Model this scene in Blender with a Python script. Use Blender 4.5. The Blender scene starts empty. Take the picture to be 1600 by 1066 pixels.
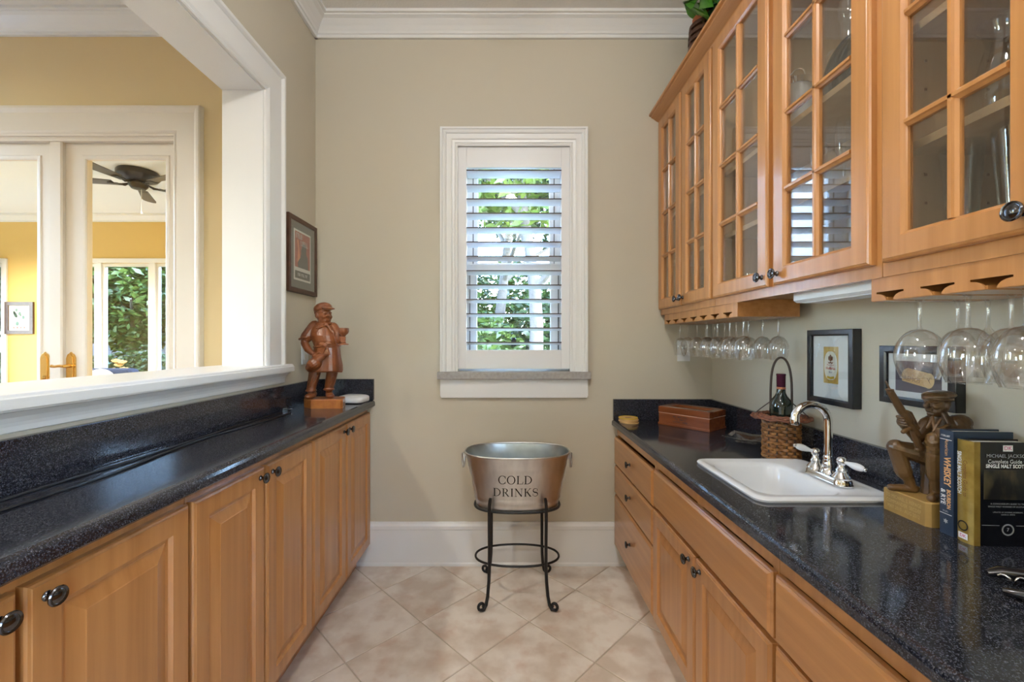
import bpy, bmesh, math, random
from mathutils import Vector, Matrix
random.seed(7)
PI = math.pi
SC = bpy.context.scene
COL = SC.collection
# ------------------------------------------------------------ camera
F = 665.0; VX, VY = 794.0, 534.0; EYE = 1.252
cam = bpy.data.cameras.new('camera'); camo = bpy.data.objects.new('camera', cam); COL.objects.link(camo)
camo.location = (0, 0, EYE); camo.rotation_euler = (PI/2, 0, 0)
cam.sensor_fit = 'HORIZONTAL'; cam.sensor_width = 36; cam.lens = F/1600*36
cam.shift_x = (800-VX)/1600; cam.shift_y = (VY-533)/1600; cam.clip_start = 0.02
SC.camera = camo
def W(px, py, Y):                       # pixel + known distance -> world point
    return ((px-VX)*Y/F, Y, EYE-(py-VY)*Y/F)
# ------------------------------------------------------------ world, sun, exposure
wd = bpy.data.worlds.new('sky'); SC.world = wd; wd.use_nodes = True
wn = wd.node_tree.nodes; wl = wd.node_tree.links
bg = wn['Background']; sky = wn.new('ShaderNodeTexSky'); sky.sky_type = 'NISHITA'; sky.sun_disc = False
sky.sun_elevation = math.radians(48); sky.sun_rotation = math.radians(120); sky.air_density = 1.0; sky.dust_density = 0.4; sky.ozone_density = 3.0
wl.new(sky.outputs[0], bg.inputs[0]); bg.inputs[1].default_value = 4.0
def sun():
    l = bpy.data.lights.new('sun', 'SUN'); l.energy = 3.0; l.angle = 0.02; l.color = (1, .95, .86)
    o = bpy.data.objects.new('sun', l); COL.objects.link(o)
    d = Vector((-.62, .42, -.70)); o.rotation_euler = d.to_track_quat('-Z', 'Y').to_euler()
sun()
vs = SC.view_settings; vs.view_transform = 'Standard'; vs.look = 'None'; vs.gamma = 1.0; vs.use_curve_mapping = False
vs.exposure = 0.53
CAN_W = 13.0      # watts of each recessed ceiling lamp
# ------------------------------------------------------------ mesh helpers
ORI = {}
class MB:
    def __init__(s): s.v = []; s.f = []; s.m = []
    def add(s, vs_, fs, mi=0):
        b = len(s.v); s.v += [tuple(p) for p in vs_]; s.f += [tuple(i+b for i in f) for f in fs]; s.m += [mi]*len(fs); return s
    def box(s, x0, x1, y0, y1, z0, z1, mi=0):
        v = [(x, y, z) for z in (z0, z1) for y in (y0, y1) for x in (x0, x1)]
        return s.add(v, [(0,2,3,1), (4,5,7,6), (0,1,5,4), (2,6,7,3), (0,4,6,2), (1,3,7,5)], mi)
    def rings(s, R, mi=0, cap=True, loop=False):
        n = len(R[0]); v = [p for r in R for p in r]; f = []
        K = len(R); rng = range(K if loop else K-1)
        for k in rng:
            a = k*n; b = ((k+1) % K)*n
            for i in range(n):
                j = (i+1) % n; f.append((a+i, a+j, b+j, b+i))
        if cap and not loop:
            f.append(tuple(range(n))[::-1]); f.append(tuple((K-1)*n+i for i in range(n)))
        return s.add(v, f, mi)
    def lathe(s, prof, c=(0,0,0), n=20, mi=0, ax='z', cap=True):
        R = []
        for r, h in prof:
            ring = []
            for i in range(n):
                a = 2*PI*i/n; u, w = max(r, 1e-5)*math.cos(a), max(r, 1e-5)*math.sin(a)
                p = (u, w, h) if ax == 'z' else ((h, u, w) if ax == 'x' else (u, h, w))
                ring.append((c[0]+p[0], c[1]+p[1], c[2]+p[2]))
            R.append(ring)
        return s.rings(R, mi, cap)
    def tube(s, path, r, n=8, mi=0, loop=False):
        P = [Vector(p) for p in path]; K = len(P); R = []; prev = None
        for k in range(K):
            if loop: t = P[(k+1) % K]-P[k-1]
            else: t = P[min(k+1, K-1)]-P[max(k-1, 0)]
            t.normalize()
            if prev is None:
                a = Vector((0,0,1)) if abs(t.z) < .9 else Vector((1,0,0)); u = t.cross(a).normalized()
            else:
                u = (prev-t*prev.dot(t)); u = u.normalized() if u.length > 1e-6 else t.orthogonal().normalized()
            prev = u; w = t.cross(u); rr = r[k] if isinstance(r, (list, tuple)) else r
            R.append([tuple(P[k]+u*rr*math.cos(2*PI*i/n)+w*rr*math.sin(2*PI*i/n)) for i in range(n)])
        return s.rings(R, mi, True, loop)
    def ell(s, c, r, rot=None, n=14, k=9, mi=0):
        M = rot or Matrix.Identity(3); R = []
        for j in range(k+1):
            t = PI*j/k; sr = max(math.sin(t), 1e-3); z = -math.cos(t)
            R.append([tuple(Vector(c)+M @ Vector((r[0]*sr*math.cos(2*PI*i/n), r[1]*sr*math.sin(2*PI*i/n), r[2]*z))) for i in range(n)])
        return s.rings(R, mi)
    def cap(s, p0, p1, r0, r1, n=12, mi=0):      # tapered capsule
        a, b = Vector(p0), Vector(p1); t = (b-a).normalized(); u = t.orthogonal().normalized(); w = t.cross(u); R = []
        def ring(c, r): R.append([tuple(c+u*r*math.cos(2*PI*i/n)+w*r*math.sin(2*PI*i/n)) for i in range(n)])
        for q in (-88, -60, -30): q = math.radians(q); ring(a+t*r0*math.sin(q), r0*math.cos(q))
        ring(a, r0); ring(b, r1)
        for q in (30, 60, 88): q = math.radians(q); ring(b+t*r1*math.sin(q), r1*math.cos(q))
        return s.rings(R, mi)
    def prism(s, poly, fn, t0, t1, mi=0):        # poly [(u,v)], fn(u,v,t)->xyz
        return s.rings([[fn(u, v, t0) for u, v in poly], [fn(u, v, t1) for u, v in poly]], mi)
    def obox(s, c, half, rot, mi=0):
        v = [tuple(Vector(c)+rot @ Vector((sx*half[0], sy*half[1], sz*half[2]))) for sz in (-1, 1) for sy in (-1, 1) for sx in (-1, 1)]
        return s.add(v, [(0,2,3,1), (4,5,7,6), (0,1,5,4), (2,6,7,3), (0,4,6,2), (1,3,7,5)], mi)
def build(name, mb, mats, parent=None, smooth=None, bevel=0, recalc=True, local=False):
    me = bpy.data.meshes.new(name)
    o0 = (0,0,0) if (parent is None or local) else ORI.get(parent.name, (0,0,0))
    me.from_pydata([(x-o0[0], y-o0[1], z-o0[2]) for x, y, z in mb.v], [], mb.f)
    if not isinstance(mats, (list, tuple)): mats = [mats]
    for m in mats: me.materials.append(m)
    if len(mats) > 1: me.polygons.foreach_set('material_index', mb.m)
    if recalc:
        b = bmesh.new(); b.from_mesh(me); bmesh.ops.remove_doubles(b, verts=b.verts, dist=1e-6); bmesh.ops.recalc_face_normals(b, faces=b.faces); b.to_mesh(me); b.free()
    if smooth:
        me.polygons.foreach_set('use_smooth', [True]*len(me.polygons)); me.set_sharp_from_angle(angle=math.radians(smooth))
    o = bpy.data.objects.new(name, me); COL.objects.link(o)
    if parent: o.parent = parent
    ORI[o.name] = o0
    if bevel:
        bm = o.modifiers.new('edge', 'BEVEL'); bm.width = bevel; bm.segments = 2; bm.limit_method = 'ANGLE'; bm.angle_limit = math.radians(40)
    return o
def empty(name, loc=(0,0,0), rotz=0):
    o = bpy.data.objects.new(name, None); COL.objects.link(o); o.location = loc; o.rotation_euler = (0,0,rotz); o.empty_display_size = .05
    ORI[o.name] = tuple(loc); return o
def tag(o, label, cat, group=None):
    o['label'] = label; o['category'] = cat
    if group: o['group'] = group
    return o
def struct(o, label=None):
    o['kind'] = 'structure'
    if label: o['label'] = label
    return o
def copy_of(src, loc, parent=None, rot=None):
    o = src.copy(); COL.objects.link(o); o.parent = parent; o.location = loc
    if rot: o.rotation_euler = rot
    ORI[o.name] = tuple(loc); return o
# ------------------------------------------------------------ materials
MAT = {}
def mat(name, col, rough=.5, metal=0, spec=.5, coat=0, coat_r=.05, noise=None, bump=None, emit=None):
    m = bpy.data.materials.new(name); m.use_nodes = True; nt = m.node_tree; N = nt.nodes; L = nt.links
    b = N['Principled BSDF']; b.inputs['Base Color'].default_value = (*col, 1); b.inputs['Roughness'].default_value = rough
    b.inputs['Metallic'].default_value = metal; b.inputs['Specular IOR Level'].default_value = spec
    b.inputs['Coat Weight'].default_value = coat; b.inputs['Coat Roughness'].default_value = coat_r
    tc = None
    if noise or bump:
        tc = N.new('ShaderNodeTexCoord')
    if noise:   # (scale vec, detail, col2, lo, hi)
        sc, det, c2, lo, hi = noise
        mp = N.new('ShaderNodeMapping'); mp.inputs['Scale'].default_value = sc if isinstance(sc, tuple) else (sc,)*3
        oi = N.new('ShaderNodeObjectInfo'); vm = N.new('ShaderNodeVectorMath'); vm.operation = 'SCALE'; vm.inputs[0].default_value = (13, 7, 9)
        L.new(oi.outputs['Random'], vm.inputs['Scale']); L.new(vm.outputs[0], mp.inputs['Location'])
        t = N.new('ShaderNodeTexNoise'); t.inputs['Scale'].default_value = 1; t.inputs['Detail'].default_value = det
        r = N.new('ShaderNodeValToRGB'); e = r.color_ramp.elements; e[0].position = lo; e[1].position = hi
        e[0].color = (*col, 1); e[1].color = (*c2, 1)
        L.new(tc.outputs['Object'], mp.inputs[0]); L.new(mp.outputs[0], t.inputs[0]); L.new(t.outputs[0], r.inputs[0]); L.new(r.outputs[0], b.inputs['Base Color'])
    if bump:    # (scale, strength, distance)
        t2 = N.new('ShaderNodeTexNoise'); t2.inputs['Detail'].default_value = 4
        m2 = N.new('ShaderNodeMapping'); m2.inputs['Scale'].default_value = bump[0] if isinstance(bump[0], tuple) else (bump[0],)*3; t2.inputs['Scale'].default_value = 1
        bp = N.new('ShaderNodeBump'); bp.inputs['Strength'].default_value = bump[1]; bp.inputs['Distance'].default_value = bump[2]
        L.new(tc.outputs['Object'], m2.inputs[0]); L.new(m2.outputs[0], t2.inputs[0]); L.new(t2.outputs[0], bp.inputs['Height']); L.new(bp.outputs[0], b.inputs['Normal'])
    if emit:
        b.inputs['Emission Color'].default_value = (*emit[0], 1); b.inputs['Emission Strength'].default_value = emit[1]
    MAT[name] = m; return m
def glass(name, tint=(.97,.985,.98), ior=1.45, rough=.0, boost=0.0, pw=4.0):
    m = bpy.data.materials.new(name); m.use_nodes = True; nt = m.node_tree; N = nt.nodes; L = nt.links
    N.remove(N['Principled BSDF']); out = N['Material Output']
    tr = N.new('ShaderNodeBsdfTransparent'); tr.inputs[0].default_value = (*tint, 1)
    gl = N.new('ShaderNodeBsdfGlossy'); gl.inputs['Roughness'].default_value = rough; gl.inputs['Color'].default_value = (1,1,1,1)
    mx = N.new('ShaderNodeMixShader')
    lw = N.new('ShaderNodeLayerWeight'); lw.inputs['Blend'].default_value = .5
    # Schlick on the facing ratio: symmetric front and back
    pn = N.new('ShaderNodeMath'); pn.operation = 'POWER'; pn.inputs[1].default_value = pw
    f0 = ((ior-1)/(ior+1))**2
    ml = N.new('ShaderNodeMath'); ml.operation = 'MULTIPLY_ADD'; ml.inputs[1].default_value = 1-2*f0; ml.inputs[2].default_value = 2*f0+boost; ml.use_clamp = True
    L.new(lw.outputs['Facing'], pn.inputs[0]); L.new(pn.outputs[0], ml.inputs[0]); L.new(ml.outputs[0], mx.inputs[0])
    L.new(tr.outputs[0], mx.inputs[1]); L.new(gl.outputs[0], mx.inputs[2]); L.new(mx.outputs[0], out.inputs['Surface'])
    MAT[name] = m; return m
def granite():
    m = mat('granite', (.006,.007,.010), rough=.10, spec=.6); nt = m.node_tree; N = nt.nodes; L = nt.links; b = N['Principled BSDF']
    tc = N.new('ShaderNodeTexCoord'); v = N.new('ShaderNodeTexVoronoi'); v.inputs['Scale'].default_value = 620
    n = N.new('ShaderNodeTexNoise'); n.inputs['Scale'].default_value = 330; n.inputs['Detail'].default_value = 3
    r = N.new('ShaderNodeValToRGB'); e = r.color_ramp.elements; e[0].position = .62; e[0].color = (.004,.005,.008,1); e[1].position = .88; e[1].color = (.10,.10,.11,1)
    r2 = N.new('ShaderNodeValToRGB'); e = r2.color_ramp.elements; e[0].position = .45; e[0].color = (.004,.005,.010,1); e[1].position = .75; e[1].color = (.026,.028,.036,1)
    mx = N.new('ShaderNodeMix'); mx.data_type = 'RGBA'; mx.blend_type = 'ADD'; mx.inputs[0].default_value = 1
    L.new(tc.outputs['Object'], v.inputs[0]); L.new(tc.outputs['Object'], n.inputs[0]); L.new(v.outputs['Color'], r.inputs[0]); L.new(n.outputs[0], r2.inputs[0])
    L.new(r.outputs[0], mx.inputs[6]); L.new(r2.outputs[0], mx.inputs[7]); L.new(mx.outputs[2], b.inputs['Base Color'])
    return m
# paint and shell
mat('wall_paint', (.55,.50,.40), .75, bump=(160, .06, .002))
mat('tan_paint', (.70,.545,.31), .75, bump=(160, .05, .002))
mat('yellow_paint', (.68,.46,.14), .75)
mat('ceiling_paint', (.78,.76,.72), .9, bump=(90, .5, .004))
mat('trim_white', (.76,.76,.745), .30, spec=.5)
mat('door_white', (.70,.62,.52), .35)
mat('shutter_white', (.76,.76,.76), .35)
mat('louver_edge', (.07,.045,.035), .5)
mat('stone_grey', (.30,.28,.26), .4, noise=(60, 3, (.38,.36,.34), .3, .7))
mat('grout', (.52,.44,.35), .9)
mat('tile', (.62,.52,.43), .33, noise=((7,7,7), 9, (.80,.73,.65), .38, .60), bump=(40, .08, .003))
def tile_extra():
    m = MAT['tile']; nt = m.node_tree; N = nt.nodes; L = nt.links; b = N['Principled BSDF']
    old = b.inputs['Base Color'].links[0].from_socket; tc = N.new('ShaderNodeTexCoord')
    n = N.new('ShaderNodeTexNoise'); n.inputs['Scale'].default_value = 11; n.inputs['Detail'].default_value = 6
    r = N.new('ShaderNodeValToRGB'); e = r.color_ramp.elements; e[0].position = .52; e[0].color = (0,0,0,1); e[1].position = .72; e[1].color = (.55,.55,.55,1)
    oi = N.new('ShaderNodeObjectInfo'); va = N.new('ShaderNodeVectorMath'); va.operation = 'ADD'; vm = N.new('ShaderNodeVectorMath'); vm.operation = 'SCALE'; vm.inputs[0].default_value = (31, 17, 5)
    L.new(oi.outputs['Random'], vm.inputs['Scale']); L.new(tc.outputs['Object'], va.inputs[0]); L.new(vm.outputs[0], va.inputs[1]); L.new(va.outputs[0], n.inputs[0])
    mx = N.new('ShaderNodeMix'); mx.data_type = 'RGBA'; mx.inputs[7].default_value = (.55,.36,.26,1)
    L.new(n.outputs[0], r.inputs[0]); L.new(r.outputs[0], mx.inputs[0]); L.new(old, mx.inputs[6]); L.new(mx.outputs[2], b.inputs['Base Color'])
tile_extra()
# wood; grain along z / y
for nm, sc in (('maple_v', (38,38,1.6)), ('maple_h', (38,1.6,38))):
    mat(nm, (.395,.163,.043), .32, spec=.5, coat=.6, coat_r=.16, noise=(sc, 6, (.535,.243,.078), .28, .72))
mat('maple_dark', (.20,.085,.03), .45, noise=((30,2,30), 4, (.27,.12,.045), .3, .7))
mat('maple_inside', (.46,.29,.15), .5, noise=((30,30,2), 4, (.52,.34,.18), .3, .7))
granite()
mat('chrome', (.85,.86,.88), .06, metal=1)
mat('gunmetal', (.11,.11,.12), .16, metal=1)
mat('brass', (.75,.48,.16), .22, metal=1)
mat('galvanised', (.50,.50,.50), .33, metal=1, noise=((22,22,8), 5, (.64,.64,.63), .3, .7))
mat('galvanised_inside', (.52,.58,.62), .30, metal=1, noise=(18, 4, (.64,.70,.73), .3, .7))
mat('black_iron', (.012,.012,.013), .42, metal=.3)
mat('black_ink', (.012,.011,.010), .6)
mat('porcelain', (.80,.82,.84), .12, spec=.6)
mat('white_plastic', (.78,.79,.80), .3)
glass('pane_glass', (.96,.97,.97), 1.5)
glass('window_glass', (.97,.98,.98), 1.25)
glass('crystal', (.95,.96,.965), 1.5, boost=.04, pw=2.6)
# ============================================================ THE SETTING
YB = 2.392; XL = -1.083; XR = 1.147; XJ = -1.255; ZC = 3.048; YN = -1.9   # back wall, left wall, right wall, far face of the half wall, ceiling, near end
def wall_with_hole(x0, x1, z0, z1, holes, y0, y1):
    mb = MB(); xs = x0
    for (a, b, c, d) in sorted(holes):
        mb.box(xs, a, y0, y1, z0, z1)
        if c > z0: mb.box(a, b, y0, y1, z0, c)
        if d < z1: mb.box(a, b, y0, y1, d, z1)
        xs = b
    mb.box(xs, x1, y0, y1, z0, z1); return mb
floor = struct(build('floor', MB().box(XL, XR, YN, YB, -.06, -.0035), MAT['grout']), 'beige diagonal ceramic tile floor')
def clip(poly, x0, x1, y0, y1):
    def cut(P, ins, inter):
        out = []
        for i in range(len(P)):
            a, b = P[i-1], P[i]
            if ins(b):
                if not ins(a): out.append(inter(a, b))
                out.append(b)
            elif ins(a): out.append(inter(a, b))
        return out
    def ix(v): return lambda a, b: (v, a[1]+(b[1]-a[1])*(v-a[0])/(b[0]-a[0]))
    def iy(v): return lambda a, b: (a[0]+(b[0]-a[0])*(v-a[1])/(b[1]-a[1]), v)
    for ins, it in ((lambda p: p[0] >= x0, ix(x0)), (lambda p: p[0] <= x1, ix(x1)), (lambda p: p[1] >= y0, iy(y0)), (lambda p: p[1] <= y1, iy(y1))):
        if len(poly) < 3: return []
        poly = cut(poly, ins, it)
    return poly
H = .2435; g = .0046; b2 = .0016
def tile_mesh(poly, c):
    n = len(poly); cx = sum(p[0] for p in poly)/n; cy = sum(p[1] for p in poly)/n
    def sh(k): 
        r = []
        for p in poly:
            d = Vector((p[0]-cx, p[1]-cy)); L_ = d.length or 1; d *= max(0, (L_-k))/L_; r.append((cx+d.x-c[0], cy+d.y-c[1]))
        return r
    mb = MB(); mb.rings([[(x, y, -.005) for x, y in poly_off(poly, c)], [(x, y, -.0012) for x, y in poly_off(poly, c)], [(x, y, 0) for x, y in sh(b2*1.4)]])
    return mb
def poly_off(poly, c): return [(x-c[0], y-c[1]) for x, y in poly]
proto = None
for i in range(-6, 8):
    for j in range(-16, 6):
        if (i+j) % 2 == 0: continue
        c = (-.148+H*i, 1.66+H*j); h = H-g
        full = [(c[0]+h, c[1]), (c[0], c[1]+h), (c[0]-h, c[1]), (c[0], c[1]-h)]
        p = clip(full, -.95, .75, -1.6, YB-.002)
        if len(p) < 3: continue
        area = abs(sum(p[k-1][0]*p[k][1]-p[k][0]*p[k-1][1] for k in range(len(p))))/2
        if area < .002: continue
        isfull = abs(area-2*h*h) < 1e-6
        if isfull and proto:
            copy_of(proto, (c[0], c[1], 0), floor)
        else:
            o = build('tile', tile_mesh(p, c), MAT['tile'], floor, local=True); o.location = (c[0], c[1], 0)
            if isfull: proto = o
struct(build('ceiling', MB().box(-4.36, XR+.16, -4.0, 2.53, ZC, ZC+.1), MAT['ceiling_paint']), 'grey-white textured ceiling')
# back wall with the shuttered window
WX0, WX1, WZ0, WZ1 = -.286, .350, 1.085, 2.353
struct(build('wall_back', wall_with_hole(XL-.17, XR+.16, -.06, ZC, [(WX0, WX1, WZ0, WZ1)], YB, YB+.16), MAT['wall_paint']), 'beige painted back wall')
o = struct(build('wall_right', wall_with_hole(-4.0, YB, -.06, ZC, [(-3.6, -1.9, .9, 2.4)], -.16, 0), MAT['wall_paint']), 'beige painted right wall'); o.rotation_euler = (0, 0, PI/2); o.location = (XR, 0, 0)
r = struct(empty('window_6', (XR, -2.75, .9)), 'white window in the right wall near the open end'); mb = MB()  # made-up window, lets cool sky light into the aisle
for (y0, y1, z0, z1) in ((-3.6, -3.55, .9, 2.4), (-1.95, -1.9, .9, 2.4), (-3.55, -1.95, .9, .95), (-3.55, -1.95, 2.35, 2.4), (-2.77, -2.73, .95, 2.35)): mb.box(XR+.06, XR+.11, y0, y1, z0, z1)
build('sash', mb, MAT['trim_white'], r)
for (y0, y1) in ((-3.55, -2.77), (-2.73, -1.95)): build('pane', MB().box(XR+.08, XR+.085, y0, y1, .95, 2.35), MAT['window_glass'], r)
OY0, OY1, OZ0, OZ1 = -.9, 1.885, 1.108, 2.372     # pass-through opening in the left wall
lw_ = MB(); lw_.box(XJ, XL, YN, OY0, -.06, ZC); lw_.box(XJ, XL, OY0, OY1, -.06, OZ0); lw_.box(XJ, XL, OY0, OY1, OZ1, ZC); lw_.box(XJ, XL, OY1, YB, -.06, ZC)
struct(build('wall_left', lw_, MAT['wall_paint']), 'beige half wall with a wide pass-through opening')
# baseboard on the back wall
bp = [(0,0), (.022,0), (.022,.012), (.017,.020), (.017,.200), (.021,.204), (.021,.222), (.013,.232), (.010,.241), (0,.241)]
bm_ = MB().prism(bp, lambda u, v, t: (t, YB-u, v), -.845, .655)
struct(build('baseboard_back', bm_, MAT['trim_white']), 'tall white baseboard with moulded cap')
# crown mouldings
cp = [(0,-.098), (.016,-.098), (.018,-.082), (.024,-.080), (.030,-.070), (.046,-.052), (.070,-.030), (.088,-.022), (.088,-.017), (.102,-.015), (.102,0), (0,0)]
struct(build('trim_1', MB().prism(cp, lambda u, v, t: (t, YB-u, ZC+v), XL, XR), MAT['trim_white']), 'white crown moulding along the back wall')
struct(build('trim_2', MB().prism(cp, lambda u, v, t: (XL+u, t, ZC+v), YN, YB), MAT['trim_white']), 'white crown moulding above the pass-through')
struct(build('trim_3', MB().prism(cp, lambda u, v, t: (XR-u, t, ZC+v), YN, YB), MAT['trim_white']), 'white crown moulding over the wall cabinets')
# pass-through: liner, casing, sill
mb = MB(); e = .012
mb.box(XJ-.004, XL+.004, OY1-e, OY1, OZ0, OZ1); mb.box(XJ-.004, XL+.004, OY0, OY0+e, OZ0, OZ1); mb.box(XJ-.004, XL+.004, OY0+e, OY1-e, OZ1-e, OZ1)
struct(build('trim_4', mb, MAT['trim_white']), 'white liner of the pass-through opening')
cs = [(0,0), (0,.014), (.006,.018), (.012,.014), (.018,.017), (.022,.019), (.118,.019), (.122,.024), (.128,.030), (.140,.030), (.146,.026), (.146,0)]  # (from inner edge, thickness)
mb = MB(); K = []
for (yy, zz, dy, dz) in ((OY1-.006, OZ0, 1, 0), (OY1-.006, OZ1-.006, 1, 1), (OY0+.006, OZ1-.006, -1, 1), (OY0+.006, OZ0, -1, 0)):
    K.append([(XL+d, yy+dy*u, zz+dz*u) for u, d in cs])
mb.rings(K, 0)
struct(build('trim_5', mb, MAT['trim_white'], smooth=25), 'white moulded casing around the pass-through')
SX0, SX1, SZ = -1.325, -1.035, 1.144
sp = [(SX0,SZ-.034), (SX0,SZ-.004), (SX0+.004,SZ), (SX1-.012,SZ), (SX1-.006,SZ-.003), (SX1-.004,SZ-.009), (SX1,SZ-.012), (SX1,SZ-.034)]
mb = MB().prism(sp, lambda u, v, t: (u, t, v), OY0-.18, 2.062)
ap = [(XL,SZ-.034), (SX1-.006,SZ-.034), (SX1-.008,SZ-.040), (SX1-.018,SZ-.043), (SX1-.030,SZ-.056), (XL+.012,SZ-.068), (XL+.010,SZ-.076), (XL+.010,SZ-.088), (XL,SZ-.092)]
mb.prism(ap, lambda u, v, t: (u, t, v), OY0-.16, 2.046)
struct(build('trim_6', mb, MAT['trim_white']), 'white ledge and cove moulding of the pass-through')
# -------------------------------------------------- window 1: casing, stool, apron, shutter, sash
win = struct(empty('window_1', (.032, YB, 1.04)), 'white shuttered window in the back wall')
def casing_ring(x0, x1, z0, z1, prof, yf):
    R = []
    for (xx, zz, dx, dz) in ((x0, z0, -1, 0), (x0, z1, -1, 1), (x1, z1, 1, 1), (x1, z0, 1, 0)):
        R.append([(xx+dx*u, yf-d, zz+dz*u) for u, d in prof])
    return R
wc = [(-.004,0), (-.004,.010), (.004,.013), (.010,.010), (.014,.014), (.026,.016), (.030,.021), (.040,.019), (.058,.021), (.062,.027), (.072,.031), (.078,.028), (.082,.034), (.092,.034), (.094,.0)]
build('casing', MB().rings(casing_ring(WX0, WX1, 1.085, WZ1, wc, YB)), MAT['trim_white'], win, smooth=25)
build('stool', MB().box(-.392, .458, YB-.048, YB+.04, 1.043, 1.085), MAT['stone_grey'], win, bevel=.004)
ap2 = [(-.380,1.043), (.446,1.043), (.446,.952), (.440,.938), (-.374,.938), (-.380,.952)]
build('apron', MB().prism(ap2, lambda u, v, t: (u, t, v), YB-.020, YB), MAT['trim_white'], win, bevel=.003)
# shutter panel
px0, px1, pz0, pz1 = WX0+.003, WX1-.003, 1.098, 2.350; yf0, yf1 = 2.396, 2.424
lx0, lx1, lz0, lz1 = -.234, .299, 1.205, 2.233
mb = MB(); mb.box(px0, lx0, yf0, yf1, pz0, pz1); mb.box(lx1, px1, yf0, yf1, pz0, pz1); mb.box(lx0, lx1, yf0+.001, yf1-.001, pz0, lz0); mb.box(lx0, lx1, yf0+.001, yf1-.001, lz1, pz1)
shut = build('shutter', mb, MAT['shutter_white'], win, bevel=.0015)
mb = MB(); mb.box(-.2925+.004, WX0+.006, yf0-.006, yf0+.01, 2.205, 2.275); mb.box(-.2925+.004, WX0+.006, yf0-.006, yf0+.01, 1.13, 1.20)
build('hinge', mb, MAT['shutter_white'], win)
lv = []
wv, tk, th = .044, .0052, math.radians(8)
for k in range(14):
    a = k/13; y = -wv+2*wv*a; t = tk*math.sqrt(max(.02, 1-(2*a-1)**2)); lv.append((y, t))
poly = [(y, t) for y, t in lv]+[(y, -t) for y, t in reversed(lv)]
n_l = len(poly)
def louver_mesh():
    mb = MB(); L2 = (lx1-lx0)/2-.002; ca, sa = math.cos(th), math.sin(th)
    def fn(u, v, t): return (t, u*ca+v*sa, -u*sa+v*ca)
    R = [[fn(u, v, t) for u, v in poly] for t in (-L2, L2)]
    mb.rings(R); mb.box(-L2, L2, -wv*ca-.0022, -wv*ca+.002, wv*sa-.0026, wv*sa+.0026, 1); return mb
lp = None
for k in range(13):
    z = 1.248+.0799*k-wv*math.sin(th)
    if lp is None: lp = build('louver', louver_mesh(), [MAT['shutter_white'], MAT['louver_edge']], shut, local=True, smooth=40); o = lp
    else: o = copy_of(lp, (0,0,0), shut)
    q = ORI['window_1']; o.location = ((lx0+lx1)/2-q[0], 2.414-q[1], z-q[2])
# sash behind
ys0, ys1 = 2.492, 2.532
def sash(z0, z1, gx0, gx1, gz0, gz1, y0, y1):
    mb = MB(); mb.box(WX0, gx0, y0, y1, z0, z1); mb.box(gx1, WX1, y0, y1, z0, z1); mb.box(gx0, gx1, y0, y1, z0, gz0); mb.box(gx0, gx1, y0, y1, gz1, z1); return mb
s1 = build('sash', sash(1.66, WZ1, -.178, .243, 1.715, 2.28, ys0+.012, ys1), MAT['trim_white'], win, bevel=.002)
s2 = build('sash', sash(WZ0, 1.70, -.182, .246, 1.15, 1.655, ys0-.026, ys0+.010), MAT['trim_white'], win, bevel=.002)
build('pane', MB().box(-.182, .247, 2.516, 2.520, 1.712, 2.284), MAT['window_glass'], s1)
build('pane', MB().box(-.186, .250, 2.480, 2.484, 1.146, 1.659), MAT['window_glass'], s2)
mb = MB(); mb.box(-.208, -.204, ys0+.008, ys0+.0119, 1.71, 2.31); mb.box(.268, .272, ys0+.008, ys0+.0119, 1.71, 2.31)
build('gasket', mb, MAT['black_iron'], s1)
mb = MB(); mb.box(-.224, -.220, ys0-.029, ys0-.0262, 1.11, 1.66); mb.box(.288, .292, ys0-.029, ys0-.0262, 1.11, 1.66)
build('gasket', mb, MAT['black_iron'], s2)
mb = MB(); mb.box(.018, .046, ys0-.045, ys0-.0262, 1.225, 1.262); mb.lathe([(.012,0), (.014,.006), (.010,.014)], (.032, ys0-.034, 1.262), 12)
build('sash_lock', mb, MAT['black_iron'], s2)
# -------------------------------------------------- the room beyond the pass-through
YD = 2.37
DX0, DX1, DZ1 = -3.20, -1.842, 2.40
struct(build('wall_far', wall_with_hole(-4.36, XJ, -.06, ZC, [(DX0, DX1, -.06, DZ1)], YD, YD+.16), MAT['tan_paint']), 'tan painted wall with white French doors')
struct(build('floor_left', MB().box(-4.36, XJ, -4.0, YD+.16, -.12, -.02), mat('oak_floor', (.33,.19,.09), .4)), 'wooden floor of the adjoining room')
XE = -4.2                                       # end wall of the adjoining room, with tall windows
we = [(-1.95, -1.10, .5, 2.2), (1.36, 2.22, .2, 2.75)]  # windows inferred from cool light; openings placed to steer it
o = struct(build('wall_left_far', wall_with_hole(-4.0, YD+.16, -.06, ZC, we, 0, .16), MAT['tan_paint']), 'tan end wall of the adjoining room with tall windows'); o.rotation_euler = (0, 0, PI/2); o.location = (XE, 0, 0)
for k, (a_, b_, c_, d_) in enumerate(we):
    r = struct(empty('window_%d' % (4+k), (XE, (a_+b_)/2, c_)), 'tall white window in the end wall of the adjoining room'); m_ = (a_+b_)/2
    mb = MB()
    for (y0, y1, z0, z1) in ((a_, a_+.05, c_, d_), (b_-.05, b_, c_, d_), (a_+.05, b_-.05, c_, c_+.05), (a_+.05, b_-.05, d_-.05, d_), (m_-.02, m_+.02, c_+.05, d_-.05)): mb.box(XE-.10, XE-.05, y0, y1, z0, z1)
    build('sash', mb, MAT['trim_white'], r)
    for (y0, y1) in ((a_+.05, m_-.02), (m_+.02, b_-.05)): build('pane', MB().box(XE-.078, XE-.073, y0, y1, c_+.05, d_-.05), MAT['window_glass'], r)
struct(build('wall_near', MB().box(XE-.16, XR+.16, -4.16, -4.0, -.06, ZC), MAT['tan_paint']), 'tan near wall of the adjoining room')  # closes the near end so that less sky light enters
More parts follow.
